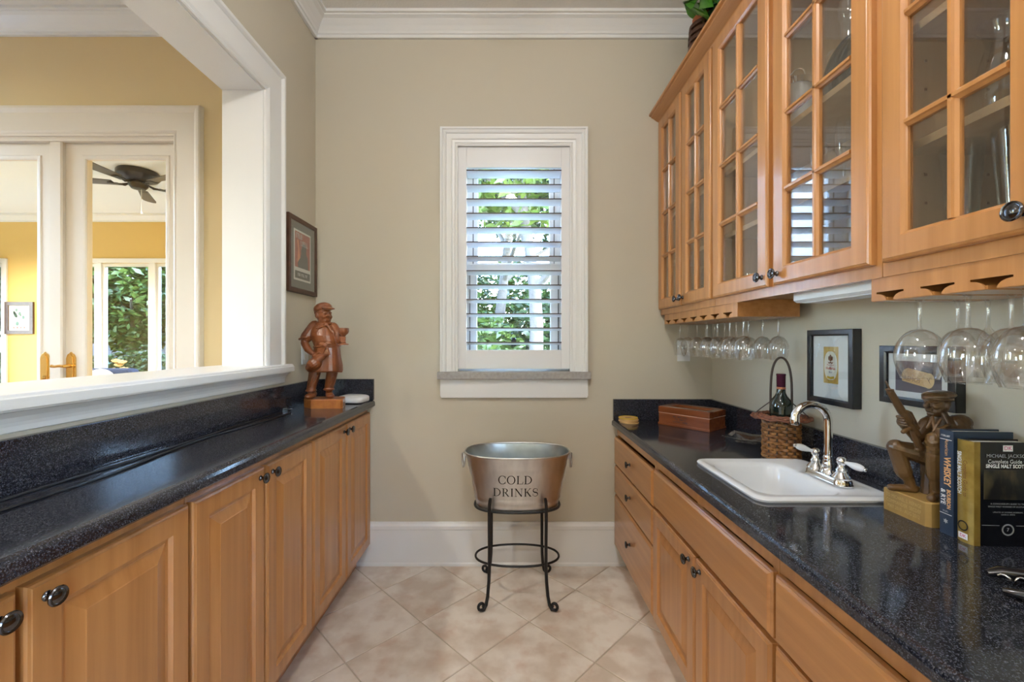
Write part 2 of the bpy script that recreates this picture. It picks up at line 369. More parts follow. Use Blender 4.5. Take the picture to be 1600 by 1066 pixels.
struct(build('bounce_paving', MB().box(-16, XE-.16, -16, 2.3, -.16, -.10).box(XE-.16, 9, -16, -4.0, -.16, -.10), mat('bounce_stone', (.26,.26,.26), .85, noise=(2, 4, (.33,.33,.32), .3, .7))), 'pale stone patio outside the adjoining room')  # made-up paving, its grey set for the light it bounces
struct(build('floor_near', MB().box(XJ, XR, -4.0, YN, -.12, -.02), mat('oak_floor_near', (.33,.22,.13), .4)), 'wooden floor beyond the open end of the aisle')  # added so the lawn throws no green light indoors
struct(build('trim_7', MB().prism(cp, lambda u, v, t: (t, YD-u, ZC+v), XE, XJ), MAT['trim_white']), 'white crown moulding above the French doors')
dc = [(-.012,0), (-.012,.012), (-.004,.016), (.004,.012), (.012,.020), (.020,.022), (.110,.022), (.118,.030), (.130,.036), (.142,.036), (.146,.030), (.148,0)]
struct(build('trim_8', MB().rings(casing_ring(DX0, DX1, 0, DZ1+.006, dc, YD)), MAT['door_white'], smooth=25), 'wide white moulded casing around the French doors')
mb = MB(); mb.box(DX0, DX0+.022, YD, YD+.16, 0, DZ1); mb.box(DX1-.022, DX1, YD, YD+.16, 0, DZ1); mb.box(DX0+.022, DX1-.022, YD, YD+.16, DZ1-.014, DZ1)
mb.box(DX0+.022, DX1-.022, YD+.004, YD+.03, DZ1-.028, DZ1-.014)
struct(build('trim_9', mb, MAT['door_white']), 'white door frame of the French doors')
yd0, yd1 = 2.405, 2.447
def french_door(name, x0, x1, gx0, gx1, label, hx, lever):
    d = struct(build(name, MB().box(x0, gx0, yd0, yd1, .01, 2.384).box(gx1, x1, yd0, yd1, .01, 2.384).box(gx0, gx1, yd0, yd1, .01, .26).box(gx0, gx1, yd0, yd1, 2.290, 2.384), MAT['door_white']), label)
    R = []
    for (xx, zz, dx, dz) in ((gx0, .26, -1, -1), (gx1, .26, 1, -1), (gx1, 2.290, 1, 1), (gx0, 2.290, -1, 1)):
        R.append([(xx+dx*u, yd0-q, zz+dz*u) for u, q in ((-.010, -.014), (-.010, .0), (-.004, .004), (.010, .005), (.016, 0))])
    build('glazing_bead', MB().rings(R, 0, True, True), MAT['door_white'], d)
    build('pane', MB().box(gx0-.004, gx1+.004, yd0+.012, yd0+.018, .25, 2.30), MAT['window_glass'], d)
    pl = [(-.027,0), (-.027,.215), (-.018,.236), (-.009,.240), (0,.250), (.009,.240), (.018,.236), (.027,.215), (.027,0), (0,-.03)]
    hb = MB(); hb.prism([(hx+u, .945+v) for u, v in pl], lambda u, v, t: (u, t, v), yd0-.006, yd0)
    hb.prism([(hx+u*.55, .96+v*.88) for u, v in pl], lambda u, v, t: (u, t, v), yd0-.010, yd0-.006)
    h_ = build('handle_plate', hb, MAT['brass'], d, bevel=.001)
    if lever:
        lb = MB(); lb.lathe([(.010,0), (.010,-.03), (.007,-.045)], (hx, yd0-.006, 1.115), 12, ax='y'); lb.tube([(hx, yd0-.046, 1.115), (hx-.02, yd0-.05, 1.117), (hx-.045, yd0-.05, 1.113), (hx-.062, yd0-.05, 1.117)], [.008,.008,.007,.009], 8)
        build('lever', lb, MAT['brass'], h_, smooth=40)
    else:
        lb = MB(); lb.lathe([(.010,0), (.011,-.004), (.006,-.012)], (hx, yd0-.0095, 1.05), 12, ax='y')
        build('keyhole_rose', lb, MAT['brass'], h_, smooth=40)
    return d
d1 = french_door('door_1', DX0+.025, -2.575, -3.09, -2.650, 'white glazed French door with plain brass plate', -2.612, False)
build('astragal', MB().prism([(-2.573,.0), (-2.573,.016), (-2.566,.022), (-2.508,.022), (-2.500,.016), (-2.500,0)], lambda u, v, t: (u, yd0-v, t), .01, 2.39), MAT['door_white'], d1)
french_door('door_2', -2.507, DX1-.024, -2.390, -1.925, 'white glazed French door with brass lever handle', -2.466, True)
# -------------------------------------------------- sunroom behind the doors
YS = 6.04; sx0, sx1 = -9.0, -1.45
struct(build('ceiling_sunroom', MB().box(sx0-.16, sx1+.16, 2.53, YS+.16, ZC, ZC+.1), mat('sunroom_ceiling', (.80,.81,.80), .9)), 'white ceiling of the sunroom')
struct(build('floor_sunroom', MB().box(sx0-.16, sx1+.16, 2.53, YS+.16, -.12, -.02), mat('sunroom_tile', (.55,.48,.40), .4)), 'pale floor of the sunroom')
wins = [(-6.60+.77*k, -6.60+.77*k+.77) for k in range(6)]
WB0, WB1 = -6.60, -6.60+.77*6
struct(build('wall_sunroom', wall_with_hole(sx0-.16, sx1+.16, -.06, ZC, [(-8.6, -7.16, .12, 2.37), (WB0, WB1, .12, 2.37)], YS, YS+.16), MAT['yellow_paint']), 'yellow sunroom wall with a band of windows')
struct(build('wall_sunroom_near', MB().box(sx0-.16, -4.36, YD, YD+.16, -.06, ZC), MAT['yellow_paint']), 'yellow sunroom wall beside the French doors')
struct(build('wall_sunroom_right', MB().box(sx1, sx1+.16, 2.55, YS, -.06, ZC), MAT['yellow_paint']), 'yellow side wall of the sunroom')
struct(build('wall_sunroom_left', wall_with_hole(2.53, YS, -.06, ZC, [(3.1, 5.5, .12, 2.37)], 0, .16), MAT['yellow_paint']), 'yellow sunroom end wall with a window opening')
o = bpy.data.objects['wall_sunroom_left']; o.rotation_euler = (0,0,PI/2); o.location = (sx0, 0, 0)
struct(build('wall_sunroom_outside', MB().box(sx1+.16, sx1+.18, 2.56, YS+.16, -.16, ZC+.1), mat('stucco_white', (.62,.64,.66), .9, bump=(60, .3, .004))), 'white stucco outside face of the sunroom wall')  # added so the cabinet glass reflects white instead of yellow
struct(build('trim_10', MB().prism(cp, lambda u, v, t: (t, YS-u, ZC+v), sx0, sx1), MAT['trim_white']), 'white crown moulding of the sunroom')
def sun_window(name, x0, x1, n, label):
    r = struct(empty(name, ((x0+x1)/2, YS, .1)), label); p = (x1-x0)/n
    mb = MB(); mb.box(x0-.06, x0+.0, YS-.022, YS, .06, 2.43); mb.box(x1, x1+.06, YS-.022, YS, .06, 2.43); mb.box(x0, x1, YS-.022, YS, 2.37, 2.43); mb.box(x0, x1, YS-.05, YS, .06, .12)
    build('casing', mb, MAT['trim_white'], r)
    for k in range(n+1):
        xx = x0+p*k; a, b = (xx-.045 if k else xx), (xx+.045 if k < n else xx)
        build('mullion', MB().box(a, b, YS+.005, YS+.10, .12, 2.37), MAT['trim_white'], r)
    for k in range(n):
        a, b = x0+p*k+(.045 if k else 0), x0+p*(k+1)-(.045 if k < n-1 else 0)
        s = build('sash', MB().box(a, a+.03, YS+.03, YS+.08, .12, 2.37).box(b-.03, b, YS+.03, YS+.08, .12, 2.37).box(a+.03, b-.03, YS+.03, YS+.08, 2.325, 2.37).box(a+.03, b-.03, YS+.03, YS+.08, .12, .17), MAT['trim_white'], r)
        build('pane', MB().box(a+.028, b-.028, YS+.05, YS+.055, .165, 2.33), MAT['window_glass'], s)
sun_window('window_2', WB0, WB1, 6, 'band of tall white sunroom windows facing the garden')
sun_window('window_3', -8.6, -7.16, 2, 'sunroom window beside the framed botanical print')
# ============================================================ ceiling lamps: one by the pass-through, all others added as fill
mat('lamp_lens', (1,.9,.75), .4, emit=((1,.82,.58), 14))
can_proto = None
def can(x, y, label, watts, ang=150):
    global can_proto
    root = tag(empty('recessed_light', (x, y, ZC)), label, 'ceiling light', 'recessed ceiling lights')
    build('trim_ring', MB().lathe([(.070,-.001), (.092,-.001), (.092,-.006), (.074,-.008), (.070,-.004)], (x, y, ZC), 28, cap=False).lathe([(.070,-.001), (.070,-.004)], (x, y, ZC), 28, cap=False), MAT['trim_white'], root, smooth=30)
    build('lens', MB().lathe([(.0,-.0035), (.070,-.0035), (.070,-.001), (0,-.001)], (x, y, ZC), 28), MAT['lamp_lens'], root)
    l = bpy.data.lights.new('can_lamp', 'SPOT'); l.energy = watts*4; l.color = (1,.94,.83); l.shadow_soft_size = .05; l.spot_size = math.radians(ang); l.spot_blend = .5
    o = bpy.data.objects.new('can_lamp', l); COL.objects.link(o); o.location = (0, 0, -.03); o.parent = root
can(-1.86, .58, 'round recessed downlight beside the pass-through opening', CAN_W*1.3, 112)
can(-3.3, .5, 'round recessed downlight in front of the French doors', CAN_W*.8, 168)  # made-up lamp to brighten the tan wall
can(-3.3, -1.4, 'round recessed downlight in the middle of the adjoining room', CAN_W*.5, 168)  # another made-up lamp, fill for the adjoining room
def fill_globe(x, y, label, watts):  # unseen globes added to brighten the ceiling and upper walls
    root = tag(empty('added_fill_light', (x, y, ZC)), label, 'ceiling light', 'flush globe lights over the aisle')
    build('canopy', MB().lathe([(.10,0), (.10,-.012), (.085,-.024), (.06,-.03), (0,-.03)], (x, y, ZC), 28), MAT['chrome'], root, smooth=35)
    build('shade', MB().ell((x, y, ZC-.115), (.115,.115,.088), n=28, k=16), mat('fill_shade_glass_%d' % len(bpy.data.lights), (.95,.95,.93), .3, emit=((1,.98,.95), watts*.10)), root, smooth=60)
    l = bpy.data.lights.new('fill_lamp', 'POINT'); l.energy = watts; l.color = (1,.985,.965); l.shadow_soft_size = .06
    o = bpy.data.objects.new('fill_lamp', l); COL.objects.link(o); o.location = (0, 0, -.27); o.parent = root
fill_globe(.03, .45, 'round white flush ceiling light over the aisle between the counters', 23)
fill_globe(.03, -1.6, 'round white flush ceiling light at the open end of the aisle', 26)
for q, (x, y) in enumerate(((-6.4, 4.3), (-3.0, 4.3))):  # made-up lamps that lift the sunroom's brightness
    can(x, y, ('round recessed downlight over the sunroom picture wall', 'round recessed downlight over the sunroom side wall')[q], CAN_W*6.0)
# ============================================================ cabinets
def nest(w, h, loops):                       # concentric rectangles -> closed slab with profile; (inset, depth)
    return [[(i, i, d), (w-i, i, d), (w-i, h-i, d), (i, h-i, d)] for i, d in loops]
RAISED = [(0,-.020), (0,-.007), (.0025,-.003), (.006,-.0015), (.0075,0), (.052,0), (.0545,-.004), (.057,-.0085), (.064,-.0095), (.066,-.0085), (.094,-.001), (.096,0)]
SLAB = [(0,-.020), (0,-.009), (.003,-.0055), (.0045,-.0055), (.009,-.001), (.011,0)]
def face_map(side, y0, z0):
    # side: -1 -> faces +X at plane x (left run), +1 -> faces -X (right run)
    return lambda xp: (lambda u, v, d: (xp+(d if side < 0 else -d), y0+u, z0+v))
def panel_obj(name, prof, side, xp, y0, y1, z0, z1, m, parent):
    f = face_map(side, y0, z0)(xp); mb = MB(); R = [[f(*p) for p in r] for r in nest(y1-y0, z1-z0, prof)]
    mb.rings(R); return build(name, mb, m, parent)
def knob_mesh():
    mb = MB(); mb.lathe([(.008,0), (.0085,.0015), (.006,.004), (.0048,.010), (.006,.014)], n=18, ax='x')
    mb.lathe([(.004,.0135), (.0125,.0150), (.0160,.0180), (.0165,.0205), (.0150,.0225), (.0125,.0222), (.0115,.0215), (.008,.0235), (.003,.0245), (.0,.0246)], n=22, ax='x')
    return mb
KNOB = [None]
def knob(parent, side, xp, y, z):
    o0 = ORI.get(parent.name, (0,0,0))
    if KNOB[0] is None:
        o = build('knob', knob_mesh(), MAT['gunmetal'], parent, local=True, smooth=35); KNOB[0] = o
    else: o = copy_of(KNOB[0], (0,0,0), parent)
    o.parent = parent; o.location = (xp-o0[0], y-o0[1], z-o0[2]); o.rotation_euler = (0, 0, 0 if side < 0 else PI)
    return o
def base_cabinet(side, xf, xw, y0, y1, ztop, toe_x, label, doors=None, drawers=None, false_front=None, knobs=()):
    # xf = door face plane, xw = wall plane
    s = 1 if side > 0 else -1
    ff = xf+s*.020; fb = ff+s*.019
    root = tag(empty('base_cabinet', ((xf+xw)/2, (y0+y1)/2, 0)), label, 'cabinet')
    def bx(mb, a, b, *r): mb.box(min(a, b), max(a, b), *r)
    t = .018; mb = MB()
    bx(mb, fb, xw, y0, y0+t, .10, ztop); bx(mb, fb, xw, y1-t, y1, .10, ztop); bx(mb, fb, xw, y0+t, y1-t, .10, .10+t); bx(mb, xw-s*.008, xw, y0+t, y1-t, .10+t, ztop)
    build('carcass', mb, MAT['maple_v'], root)
    mb = MB(); bx(mb, toe_x, toe_x+s*.016, y0, y1, 0, .10); bx(mb, toe_x+s*.016, xw, y0, y0+t, 0, .10); bx(mb, toe_x+s*.016, xw, y1-t, y1, 0, .10)
    build('toe_kick', mb, MAT['maple_h'], root)
    mb = MB(); sw = .022
    bx(mb, ff, fb, y0, y0+sw, .10, ztop); bx(mb, ff, fb, y1-sw, y1, .10, ztop); bx(mb, ff, fb, y0+sw, y1-sw, .10, .13); bx(mb, ff, fb, y0+sw, y1-sw, ztop-.045, ztop)
    if doors: m_ = (y0+y1)/2; bx(mb, ff, fb, m_-.02, m_+.02, .13, ztop-.045)
    if drawers or false_front:
        for z in (drawers or [])[:-1]+([false_front] if false_front else []): bx(mb, ff, fb, y0+sw, y1-sw, z[0]-.02, z[0]+.012)
    build('face_frame', mb, MAT['maple_v'], root)
    for (a, b, z0, z1, ky, kz) in doors or []:
        d = panel_obj('door', RAISED, side, xf, a, b, z0, z1, MAT['maple_v'], root)
        if ky is not None: knob(d, side, xf, ky, kz)
    for (z0, z1) in drawers or []:
        d = panel_obj('drawer_front', SLAB, side, xf, y0+.004, y1-.006, z0, z1, MAT['maple_h'], root)
        knob(d, side, xf, (y0+y1)/2, (z0+z1)/2+.006)
    if false_front: panel_obj('false_drawer_front', SLAB, side, xf, y0+.004, y1-.006, false_front[0], false_front[1], MAT['maple_h'], root)
    return root
# left run (faces +X)
XDL = -.770; ZL = .887
for (a, b, c, lab) in ((2.386, 2.030, 1.684, 'maple base cabinet under the carved drinker, against the back wall'), (1.682, 1.356, 1.040, 'maple base cabinet, middle one of the run under the pass-through'), (1.036, .676, .325, 'maple base cabinet under the pass-through, at the open end of the run')):
    base_cabinet(-1, XDL, XL, c, a, ZL, -.845, lab, doors=[(b+.006, a-.005, .118, .858, b+.034, .828), (c+.005, b-.006, .118, .858, b-.034, .828)])
# right run (faces -X)
XDR = .592; ZR = .779
DR = [(.570, .723), (.408, .562), (.116, .400)]
base_cabinet(1, XDR, XR, 1.752, 2.386, ZR, .658, 'maple three-drawer base cabinet under the cigar box', drawers=DR)
base_cabinet(1, XDR, XR, .960, 1.750, ZR, .658, 'maple sink base cabinet with two raised panel doors', doors=[(1.358, 1.745, .116, .566, 1.394, .540), (.965, 1.350, .116, .566, 1.314, .540)], false_front=(.580, .730))
base_cabinet(1, XDR, XR, .20, .958, ZR, .658, 'maple drawer base cabinet below the books', drawers=[(.582, .732), (.408, .572), (.116, .400)])
# countertops
def edge_prof(xf, s, zt, th, ch):    # front strip profile (x,z), s=+1 interior towards +X
    return [(xf+s*.05, zt), (xf+s*ch, zt), (xf+s*ch*.55, zt-ch*.18), (xf+s*ch*.2, zt-ch*.5), (xf, zt-ch), (xf, zt-th+.006), (xf+s*.006, zt-th), (xf+s*.05, zt-th)]
G = MAT['granite']; zt = .925
ct = tag(empty('countertop', (-.91, 1.35, .887)), 'long black granite countertop below the pass-through', 'countertop')
mb = MB().prism(edge_prof(-.748, -1, zt, .038, .016), lambda u, v, t: (u, t, v), .29, YB); mb.box(XL, -.798, .29, YB, zt-.038, zt); build('slab', mb, G, ct)
tag(build('backsplash', MB().box(XL, XL+.020, .29, YB-.021, zt, 1.043), G, bevel=.002), 'long black granite backsplash strip under the pass-through ledge', 'backsplash')
tag(build('backsplash', MB().box(XL, -.752, YB-.020, YB, zt, 1.043), G, bevel=.002), 'short black granite backsplash strip behind the white plastic box', 'backsplash')
zr = .815; HX0, HX1, HY0, HY1 = .700, 1.045, 1.172, 1.532
ct = tag(empty('countertop', (.86, 1.3, .779)), 'black granite countertop with a white bar sink set in', 'countertop')
mb = MB().prism(edge_prof(.582, 1, zr, .036, .014), lambda u, v, t: (u, t, v), .18, YB)
mb.box(.632, HX0, .18, YB, zr-.036, zr); mb.box(HX1, XR, .18, YB, zr-.036, zr); mb.box(HX0, HX1, .18, HY0, zr-.036, zr); mb.box(HX0, HX1, HY1, YB, zr-.036, zr)
build('slab', mb, G, ct)
tag(build('backsplash', MB().box(XR-.020, XR, .18, YB-.021, zr, .930), G, bevel=.002), 'long black granite backsplash strip behind the sink', 'backsplash')
tag(build('backsplash', MB().box(.588, XR, YB-.020, YB, zr, .930), G, bevel=.002), 'short black granite backsplash strip behind the coasters and cigar box', 'backsplash')
# ------------------------------------------------ wall cabinets
XU = .838; ZU0, ZU1 = 1.400, 2.482; DZ0, DZ1_ = 1.430, 2.474
RING = [(0,-.020), (0,-.007), (.0025,-.003), (.006,-.0015), (.0075,0), (.050,0), (.056,-.006), (.058,-.009), (.058,-.020)]
def glass_door(parent, y0, y1, ky, kz):
    w, h = y1-y0, DZ1_-DZ0; f = face_map(1, y0, DZ0)(XU); mb = MB()
    mb.rings([[f(*p) for p in r] for r in nest(w, h, RING)], 0, True, True)
    bar = [(-.0105,-.019), (-.0105,-.010), (-.0055,-.0055), (-.0035,-.001), (.0035,-.001), (.0055,-.0055), (.0105,-.010), (.0105,-.019)]
    gi = .057; gw, gh = w-2*gi, h-2*gi
    mb.prism(bar, lambda u, d, t: f(w/2+u, t, d), gi, h-gi)
    for k in (1, 2, 3):
        mb.prism(bar, lambda u, d, t: f(t, gi+gh*k/4+u, d), gi, w-gi)
    d = build('door', mb, MAT['maple_v'], parent)
    P = None
    for c in (0, 1):
        for k in range(4):
            a, b = gi+gw/2*c+.001, gi+gw/2*(c+1)-.001; z0, z1 = gi+gh/4*k+.001, gi+gh/4*(k+1)-.001
            ctr = f((a+b)/2, (z0+z1)/2, -.0155); o0 = ORI[d.name]
            if P is None:
                hw, hh = (b-a)/2, (z1-z0)/2
                P = build('pane', MB().box(-.0012, .0012, -hw, hw, -hh, hh), MAT['pane_glass'], d, local=True); o = P
            else: o = copy_of(P, (0,0,0), d)
            o.location = tuple(ctr[i]-o0[i] for i in range(3))
    knob(d, 1, XU, ky, kz)
    return d
def wall_cabinet(y0, y1, drs, label, xd=XU):
    root = tag(empty('wall_cabinet', (1.0, (y0+y1)/2, ZU0)), label, 'cabinet'); t = .016; ff, fb = XU+.020, XU+.039
    mb = MB(); mb.box(fb, XR, y0, y0+t, ZU0+.004, ZU1); mb.box(fb, XR, y1-t, y1, ZU0+.004, ZU1); mb.box(fb, XR-.006, y0+t, y1-t, ZU0+.012, ZU0+.028); mb.box(fb, XR-.006, y0+t, y1-t, ZU1-.018, ZU1); mb.box(XR-.006, XR, y0+t, y1-t, ZU0+.012, ZU1)
    build('carcass', mb, MAT['maple_inside'], root)
    mb = MB(); sw = .030; mb.box(ff, fb, y0, y0+sw, ZU0, ZU1+.02); mb.box(ff, fb, y1-sw, y1, ZU0, ZU1+.02); mb.box(ff, fb, y0+sw, y1-sw, ZU0, ZU0+.045); mb.box(ff, fb, y0+sw, y1-sw, ZU1-.035, ZU1+.02)
    m_ = (drs[0][0]+drs[1][1])/2; mb.box(ff, fb, m_-.022, m_+.022, ZU0+.045, ZU1-.035)
    build('face_frame', mb, MAT['maple_v'], root)
    for z in (1.690, 1.945): build('shelf', MB().box(fb+.012, XR-.008, y0+t, y1-t, z-.018, z), MAT['maple_inside'], root)
    hp = MB()
    for z in [1.50+.064*k for k in range(13)]:
        for yy, sg in ((y0+t, 1), (y1-t, -1)):
            for xx in (.94, 1.08): hp.box(xx-.003, xx+.003, min(yy, yy+sg*.0006), max(yy, yy+sg*.0006), z-.003, z+.003)
    build('peg_holes', hp, MAT['maple_dark'], root)['kind'] = 'stuff'
    for (a, b, ky) in drs: glass_door(root, a, b, ky, 1.464)
    return root
wall_cabinet(1.764, 2.388, [(2.082, 2.380, 2.106), (1.772, 2.064, 2.040)], 'maple wall cabinet with glass doors, against the back wall')
wall_cabinet(.976, 1.762, [(1.380, 1.752, 1.406), (.990, 1.352, 1.326)], 'maple wall cabinet with glass doors above the sink')
wall_cabinet(.200, .974, [(.660, .960, .692), (.212, .632, .600)], 'maple wall cabinet with glass doors above the books')
cr = [(XU+.0195,ZU1-.006), (XU+.008,ZU1-.006), (XU+.006,ZU1+.002), (XU-.004,ZU1+.006), (XU-.022,ZU1+.020), (XU-.034,ZU1+.026), (XU-.036,ZU1+.032), (XU-.046,ZU1+.034), (XU-.048,ZU1+.044), (XU+.0195,ZU1+.044)]
tag(build('cabinet_crown', MB().prism(cr, lambda u, v, t: (u, t, v), .2, YB-.001), MAT['maple_h'], smooth=25), 'maple crown moulding along the top of the wall cabinets', 'moulding')
# under-cabinet light
ul = tag(empty('under_cabinet_light', (.95, 1.2, 1.385)), 'flat white under-cabinet light between the two glass racks', 'light')
build('housing', MB().prism([(.902,1.411), (.902,1.381), (.912,1.374), (.985,1.374), (.995,1.380), (.995,1.411)], lambda u, v, t: (u, t, v), 1.05, 1.345), MAT['white_plastic'], ul)
build('diffuser', MB().box(.915, .982, 1.07, 1.325, 1.371, 1.3745), mat('diffuser', (.75,.77,.80), .5), ul)
# ------------------------------------------------ stemware racks
def rack(y0, slots, y1, label):
    r = tag(empty('glass_rack', (.98, (y0+y1)/2, 1.345)), label, 'rack'); xf, xb = .862, 1.098; zb, zt2 = 1.346, ZU0+.0115
    build('top_board', MB().box(xf+.004, xb, y0, y1, zt2-.014, zt2), MAT['maple_h'], r)
    # rails between slots: T section; first and last are half rails
    ed = [y1]+[(slots[i]+slots[i+1])/2 for i in range(len(slots)-1)]+[y0]
    sl = .0085
    for i in range(len(ed)):
        up = slots[i-1] if i > 0 else None; dn = slots[i] if i < len(slots) else None
        a = (dn+sl) if dn is not None else ed[i]; b = (up-sl) if up is not None else ed[i]
        if a > b: a, b = b, a
        mb = MB(); mb.box(xf+.004, xb-.001, a, b, zb, zb+.008); w0 = max(a, ed[i]-.012); w1 = min(b, ed[i]+.012); mb.box(xf+.004, xb-.001, w0, w1, zb+.008, zt2-.014)
        build('rail', mb, MAT['maple_h'], r)
    # scalloped front board
    pts = [(y1, zt2), (y1, zb+.001)]
    for s_ in slots:
        q = [(.0085, .001), (.0105, .006), (.0155, .0115), (.024, .0155), (.034, .017), (.034, .021)]
        pts += [(s_+u, zb+v) for u, v in q]+[(s_-u, zb+v) for u, v in reversed(q)]
    pts += [(y0, zb+.001), (y0, zt2)]
    build('front_board', MB().prism(pts, lambda u, v, t: (t, u, v), xf, xf+.0038), MAT['maple_v'], r)
S1 = [2.290, 2.190, 2.085, 1.980, 1.880, 1.775, 1.672]; S2 = [.962, .856, .760, .66, .56]
rack(1.600, S1, 2.345, 'maple stemware rack in the corner, full of small wine glasses')
rack(.500, S2, 1.010, 'maple stemware rack above the books, hung with large wine glasses')
def wineglass(name, hb, rb, hs, rim=.8, rf=.033, foot_z=0):
    # hangs upside down: foot at top (z=0 = top of foot disc), bowl below
    P = [(.0005,0), (rf,-.0012), (rf,-.0026), (.012,-.006), (.0045,-.016), (.0036,-.03), (.0036,-hs), (.006,-hs-.006)]
    for k in range(1, 14):
        t = (k/13)**1.35; r = rb*math.sqrt(max(0, 1-(1-t/.55)**2)) if t < .55 else rb*(1-(1-rim)*((t-.55)/.45)**1.7)
        P.append((max(r, .007), -hs-.004-hb*t))
    mb = MB(); mb.lathe(P, n=28, cap=False); r, z = P[-1]; mb.lathe([(r+.0006, z), (r+.0006, z-.0012), (r-.0012, z-.0012), (r-.0012, z), (r+.0006, z)], n=28, cap=False)
    return mb
def glass_obj(name, mb, loc, label, grp, cat='wine glass', proto={}, key=None):
    if key in proto: o = copy_of(proto[key], loc); o.name = name
    else: o = build(name, mb, MAT['crystal'], smooth=50); o.location = loc; proto[key] = o
    return tag(o, label, cat, grp)
zf = 1.3575
ORD = ('first', 'second', 'third', 'fourth', 'fifth', 'sixth', 'seventh')
for k, s_ in enumerate(S1):
    glass_obj('wine_glass', wineglass('w', .094, .036, .078), (.925, s_, zf), 'small hanging wine glass, %s from the back wall in the row under the door fronts' % ORD[k], 'small wine glasses in the corner rack', key='s')
    glass_obj('wine_glass', wineglass('w', .094, .036, .078), (1.062, s_, zf), 'small hanging wine glass, %s from the back wall in the row along the right wall' % ORD[k], 'small wine glasses in the corner rack', key='s')
LG = 'large wine glasses in the rack above the books'
big = lambda: wineglass('w', .112, .045, .072, .72)
for (x, y, lab) in ((.930, S2[0], 'large round wine glass hanging in front of the cork picture'), (.925, S2[1], 'large round wine glass hanging above the kneeling soldier'), (1.012, S2[1], 'large round wine glass in the rack above the books, behind another'), (.925, S2[2], 'large round wine glass hanging above the black-covered book')):
    glass_obj('wine_glass', big(), (x, y, zf), lab, LG, key='b')
glass_obj('wine_glass', wineglass('w', .105, .034, .074, .78), (1.016, S2[0], zf), 'medium wine glass hanging behind the round one at the cork picture', LG, key='m')
glass_obj('champagne_flute', wineglass('w', .112, .022, .070, .8), (1.085, S2[0], zf), 'slim flute hanging close to the wall in the rack above the books', LG, cat='flute', key='f')
# ============================================================ writing
def text_mb(txt, size, fn, mi=0, sx=1.0, align='CENTER', sp=1.0, into=None, bold=0.0):
    cu = bpy.data.curves.new('t', 'FONT'); cu.body = txt; cu.size = size; cu.align_x = align; cu.align_y = 'CENTER'; cu.space_character = sp; cu.resolution_u = 2; cu.offset = bold
    ob = bpy.data.objects.new('t', cu); COL.objects.link(ob); dg = bpy.context.evaluated_depsgraph_get(); dg.update()
    me = bpy.data.meshes.new_from_object(ob.evaluated_get(dg))
    mb = into or MB(); mb.add([fn(v.co.x*sx, v.co.y) for v in me.vertices], [tuple(p.vertices) for p in me.polygons], mi)
    bpy.data.objects.remove(ob); bpy.data.curves.remove(cu); bpy.data.meshes.remove(me); return mb
def marks(words, size, fn, into=None, seed=1):      # lettering too small to read in the photo: letter-like strokes, word by word
    rn = random.Random(seed); mb = into or MB(); w = size*.62; tot = sum(words)*w+(len(words)-1)*w; x = -tot/2; t = size*.16
    def bar(x0, x1, y0, y1): mb.add([fn(x0, y0), fn(x1, y0), fn(x1, y1), fn(x0, y1)], [(0,1,2,3)])
    for n in words:
        for k in range(n):
            bar(x, x+t, -size/2, size/2); q = rn.randint(0, 3); lw = w*.72
            if q != 0: bar(x+t, x+lw, size/2-t, size/2)
            if q != 1: bar(x+t, x+lw, -size/2, -size/2+t)
            if q == 2: bar(x+t, x+lw, -t/2, t/2)
            if q == 3: bar(x+lw-t, x+lw, -size/2+t, size/2-t)
            x += w
        x += w
    return mb
# ============================================================ sink and tap
def rrect(cx, cy, hx, hy, r, z, k=6):
    P = []
    for (sx, sy, a0) in ((1,1,0), (-1,1,90), (-1,-1,180), (1,-1,270)):
        for i in range(k+1):
            a = math.radians(a0+90*i/k); P.append((cx+sx*(hx-r)+r*math.cos(a), cy+sy*(hy-r)+r*math.sin(a), z))
    return P
scx, scy = .872, 1.352
sk = tag(empty('bar_sink', (scx, scy, zr)), 'square white drop-in bar sink', 'sink')
R = [rrect(scx, scy, .170, .178, .03, zr-.012), rrect(scx, scy, .172, .180, .03, zr+.0003), rrect(scx, scy, .194, .200, .035, zr+.0003), rrect(scx, scy, .196, .202, .036, zr+.006), rrect(scx, scy, .193, .199, .035, zr+.011), rrect(scx, scy, .186, .192, .034, zr+.013), rrect(scx, scy, .178, .184, .032, zr+.0125), rrect(scx, scy, .172, .178, .032, zr+.010)]
bx_, by_ = scx-.040, scy
R += [rrect(bx_, by_, .128, .166, .055, zr+.0095), rrect(bx_, by_, .121, .159, .054, zr+.006), rrect(bx_, by_, .114, .152, .052, zr-.006), rrect(bx_, by_, .106, .144, .05, zr-.06), rrect(bx_, by_, .096, .134, .05, zr-.12), rrect(bx_, by_, .075, .112, .045, zr-.142), rrect(bx_, by_, .02, .02, .015, zr-.147)]
mb = MB().rings(R, cap=False); n_ = len(R[0]); mb.add(R[-1], [tuple(range(n_))])
R2 = [rrect(bx_, by_, .121, .159, .054, zr-.012), rrect(bx_, by_, .112, .150, .05, zr-.065), rrect(bx_, by_, .102, .140, .05, zr-.126), rrect(bx_, by_, .078, .115, .045, zr-.150)]
build('basin', mb, MAT['porcelain'], sk, smooth=45)
build('drain', MB().lathe([(0,.0), (.022,.0), (.024,.003), (.018,.004), (.016,.002), (0,.002)], (bx_, by_, zr-.1465), 20), MAT['chrome'], sk, smooth=40)
fx, fy, fz = .985, 1.310, zr+.0125
fc = tag(empty('bar_faucet', (fx, fy, fz)), 'chrome gooseneck bar faucet with two white porcelain levers', 'faucet')
R = [rrect(fx, fy, .027, .080, .026, fz), rrect(fx, fy, .028, .081, .027, fz+.004), rrect(fx, fy, .026, .079, .0255, fz+.007), rrect(fx, fy, .026, .079, .0255, fz+.013), rrect(fx, fy, .022, .075, .0215, fz+.020)]
build('base_plate', MB().rings(R), MAT['chrome'], fc, smooth=40)
